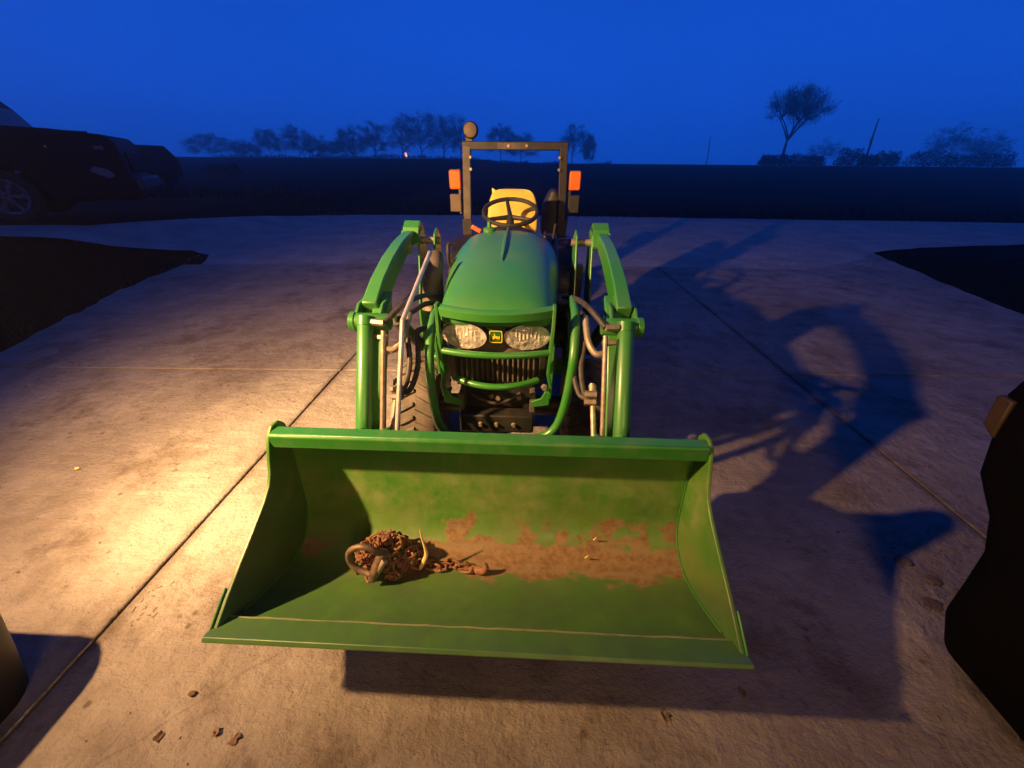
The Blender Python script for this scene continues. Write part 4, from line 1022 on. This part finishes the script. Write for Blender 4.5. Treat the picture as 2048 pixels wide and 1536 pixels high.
# slip hook at the end of the tail
hkp = curve_pts([(x_ - .078, y_ - .012, z_) for x_, y_, z_ in [(-.118, .868, .235), (-.095, .862, .222), (-.070, .850, .226), (-.048, .842, .236), (-.036, .842, .258), (-.045, .846, .275)]], 6)
hk = MB().tube(hkp, [.010 + .004 * math.sin(math.pi * k / (len(hkp) - 1)) - .006 * (k / (len(hkp) - 1)) ** 3 for k in range(len(hkp))], 10).build('chain_hook', M['rust'], chain)
# big bow shackle on the heap
sh = empty('shackle', (-.475, .80, .30)); tag(sh, 'heavy grey bow shackle lying on the left of the rusty chain heap', 'shackle')
def shk(p): return (-.455 - .045 + (p[0] + .455) * 1.02, .79 + (p[1] - .79) * 1.02 - .008, .325 + (p[2] - .325) * 1.0 + .012)
bow_ = curve_pts([shk(p_) for p_ in [(-.408, .806, .334), (-.424, .797, .366), (-.452, .795, .384), (-.486, .795, .378), (-.510, .795, .350), (-.513, .792, .318), (-.497, .785, .292), (-.465, .778, .280), (-.436, .772, .276)]], 6)
MB().tube(bow_, .0102, 12).build('shackle_bow', M['forged'], sh)
MB().tube([shk(p_) for p_ in [(-.398, .806, .345), (-.412, .804, .325), (-.428, .772, .29), (-.440, .770, .255)]], [.016, .019, .017, .013], 12).build('shackle_pin', M['forged'], sh)
MB().tube([shk((-.395, .79, .328)), shk((-.426, .768, .283))], .0105, 10).build('shackle_sleeve', M['steel'], sh)
tag(MB().tube(curve_pts([(-.352, .835, .222), (-.336, .838, .255), (-.322, .842, .295), (-.326, .848, .335), (-.334, .855, .37), (-.336, .860, .402)], 5), [.0042, .006, .0068, .007, .0072, .0076, .008, .0078, .0075, .007, .007, .0066, .006, .0055, .005, .0045, .004, .0038, .0035, .003, .0028, .0025, .0022, .002, .0018, .001], 7).build('straw_stalk', M['straw']), 'pale dry straw stalk standing upright beside the chain in the bucket', 'straw')
chips = [(.272, .955, .262, 'short pale straw bit near the right corner of the bucket, upper of two'), (.238, .90, .232, 'short pale straw bit near the right corner of the bucket, lower of two')]
for x_, y_, z_, lab in chips:
    tag(MB().tube([(x_, y_, z_), (x_ + .006, y_ - .006, z_ + .022)], [.003, .0015], 5).build('straw_bit', M['straw']), lab, 'straw')

# ------------------------------------------------------------------ leaves and mud on the slabs
def clod(x, y, r, h, seed):
    q = random.Random(seed); mb = MB(); rings = []
    for hh, k in ((.0, 1.0), (.45, .92), (.85, .55), (1.0, .12)):
        rings.append([(x + r * k * math.cos(t) * q.uniform(.75, 1.25), y + r * k * math.sin(t) * q.uniform(.75, 1.25) * .8, .0015 + h * hh) for t in [2 * math.pi * i / 9 for i in range(9)]])
    return mb.loft(rings)
for i, (x, y, lab) in enumerate([(1.693, 1.033, 'dark mud clod highest of the muddy prints beside the right machine'), (1.60, .93, 'mud clod below and left of the highest one near the right machine'),
                                 (1.75, .975, 'mud clod closest to the right machine'), (1.648, 1.12, 'small mud clod at the top left of the muddy prints by the right machine')]):
    tag(clod(x, y, .030 + .006 * (i % 2), .004, i).build('mud_clod', M['mud'], ang=50), lab, 'mud', 'mud clods near the right machine')
for i, (x, y, lab) in enumerate([(-1.04, .416, 'curled dark leaf at the bottom left of the slab, leftmost of three'), (-.88, .434, 'curled dark leaf in the middle of the three at bottom left'),
                                 (-.817, .42, 'curled dark leaf at the right of the three at bottom left'), (.724, .598, 'dark leaf in the bucket shadow on the right'),
                                 (.458, .528, 'dark leaf at the front edge of the bucket shadow'), (-2.384, 3.136, 'dark leaf far back on the left slab above the joint'), (-2.423, 1.481, 'pale leaf on the bright left slab'),
                                 (-1.023, .521, 'small leaf above the three at bottom left')]):
    q = random.Random(i + 50); mb = MB(); n_ = 11; r_ = q.uniform(.009, .014)
    rim = [(x + r_ * q.uniform(.45, 1.35) * math.cos(6.283 * k / n_), y + r_ * q.uniform(.45, 1.35) * math.sin(6.283 * k / n_), q.uniform(.002, .012)) for k in range(n_)]
    mb.add([(x, y, .003)] + rim + [(x, y, .0042)] + [(p[0], p[1], p[2] + .0012) for p in rim], [(0, 1 + (k + 1) % n_, 1 + k) for k in range(n_)] + [(n_ + 1, n_ + 2 + k, n_ + 2 + (k + 1) % n_) for k in range(n_)] + [(1 + k, 1 + (k + 1) % n_, n_ + 2 + (k + 1) % n_, n_ + 2 + k) for k in range(n_)])
    tag(mb.build('fallen_leaf', M['leaf'] if i != 6 else M['straw'], ang=60), lab, 'leaf', 'fallen leaves on the driveway')

for px_, py_, ang_, lab in ((-1.42, .79, .25, 'dried muddy tread print left of the long joint beside the bucket'), (-1.02, .80, .1, 'dried muddy tread print just left of the bucket lip'),
                            (1.66, .86, -.5, 'dried muddy tread print below the clods near the right machine'), (1.30, .53, -.3, 'dried muddy tread print at the bottom right in front of the bucket shadow')):
    q = random.Random(int(px_ * 100)); mb = MB()
    for i in range(34):
        u = q.uniform(-.06, .06); v = q.uniform(-.09, .09)
        if q.random() < .3 + abs(u) * 3: continue
        x_ = px_ + u * math.cos(ang_) - v * math.sin(ang_); y_ = py_ + u * math.sin(ang_) + v * math.cos(ang_)
        mb.box((x_, y_, .001), (q.uniform(.006, .022), q.uniform(.003, .007), q.uniform(.002, .005)), Matrix.Rotation(ang_ + q.choice((0, 0, 1.4)) + q.uniform(-.4, .4), 3, 'Z'))
    o = mb.build('mud_print', M['dust'], bevel=.001, seg=1); tag(o, lab, 'mud', 'muddy tread prints on the slabs', 'stuff')
gt = MB(); q = random.Random(21)
for k in range(1500):
    x = q.uniform(-4.2, 4.8); y = abs(q.gauss(0, 1.6)) + .3
    if k % 3 == 0: x, y = q.gauss(1.68, .18), q.gauss(1.0, .22)
    if not (-4.3 < x < 5.0 and y < 6): continue
    r = q.uniform(.0012, .0038) * (2.2 if q.random() < .07 else 1); a = q.uniform(0, 6.28)
    pts = [(x + r * math.cos(a + i * 1.571) * q.uniform(.6, 1.4), y + r * math.sin(a + i * 1.571) * q.uniform(.6, 1.4), .0004) for i in range(4)]
    gt.add(pts + [(x, y, r * q.uniform(.6, 1.0))], [(0, 1, 4), (1, 2, 4), (2, 3, 4), (3, 0, 4)])
tag(gt.build('grit', M['mud'], smooth=False), kind='stuff')

# ------------------------------------------------------------------ dark machine at the right edge, low container at the left edge
rm_ = empty('parked_machine', (1.75, .7, 0)); tag(rm_, 'unlit black machine at the right edge with a dull amber lens', 'machine')
def rr(x0, y0, y1, z, r=.07, n=6):
    x1 = 2.55; pts = []
    for cx_, cy_, a0 in ((x1 - r, y1 - r, 0), (x0 + r, y1 - r, 90), (x0 + r, y0 + r, 180), (x1 - r, y0 + r, 270)):
        for k in range(n + 1):
            a = R(a0 + 90 * k / n); pts.append((cx_ + r * math.cos(a), cy_ + r * math.sin(a), z))
    return pts
MB().loft([rr(1.50, .42, .74, .02), rr(1.44, .38, .80, .06, .1), rr(1.415, .36, .84, .16, .12), rr(1.43, .36, .86, .26, .12), rr(1.50, .36, .92, .36, .12), rr(1.56, .38, 1.00, .44, .10), rr(1.575, .40, 1.06, .50, .08), rr(1.585, .5, 1.10, .54, .07), rr(1.61, .7, 1.15, .66, .06), rr(1.62, .8, 1.19, .80, .05), rr(1.64, .82, 1.19, .865, .05), rr(1.70, .86, 1.15, .885, .04)]).build('body', M['shade_black'], rm_, ang=60)
MB().loft([[(1.618 + t, 1.115, .66), (1.618 + t, 1.165, .69), (1.618 + t, 1.18, .80), (1.618 + t, 1.13, .80)] for t in (-.012, .03)]).build('amber_lens', M['amber_old'], rm_, bevel=.006)
lw = MB().lathe([(.06, -.07), (.14, -.075), (.16, -.05), (.16, .05), (.14, .075), (.06, .07)], (1.60, .55, .16), 'X', 24).build('wheel', M['car_tyre'], rm_)
lc_ = empty('storage_container', (-1.9, .3, 0)); tag(lc_, 'low dark olive container with a rounded corner at the bottom left edge', 'container')
def rr_box(x0, x1, y0, y1, r, z, n=6):
    pts = []
    for cx_, cy_, a0 in ((x1 - r, y1 - r, 0), (x0 + r, y1 - r, 90), (x0 + r, y0 + r, 180), (x1 - r, y0 + r, 270)):
        for k in range(n + 1):
            a = R(a0 + 90 * k / n); pts.append((cx_ + r * math.cos(a), cy_ + r * math.sin(a), z))
    return pts
MB().loft([rr_box(-2.07, -1.54, .02, .57, .13, .0), rr_box(-2.07, -1.515, .02, .60, .14, .16), rr_box(-2.07, -1.495, .02, .62, .14, .295), rr_box(-2.06, -1.51, .03, .61, .13, .325), rr_box(-2.03, -1.55, .06, .57, .11, .333)]).build('body', M['olive'], lc_, ang=70)

# ------------------------------------------------------------------ evening haze
hz = MB().box((0, 115, 9), (760, 300, 22)).build('haze', bpy.data.materials.new('evening_haze'), smooth=False)
tag(hz, kind='stuff')
hm = hz.data.materials[0]; hm.use_nodes = True; hm.node_tree.nodes.clear()
ho = hm.node_tree.nodes.new('ShaderNodeOutputMaterial'); hv = hm.node_tree.nodes.new('ShaderNodeVolumePrincipled')
hv.inputs['Color'].default_value = (1, 1, 1, 1); hv.inputs['Density'].default_value = .0038; hv.inputs['Anisotropy'].default_value = .85
hm.node_tree.links.new(hv.outputs[0], ho.inputs['Volume'])
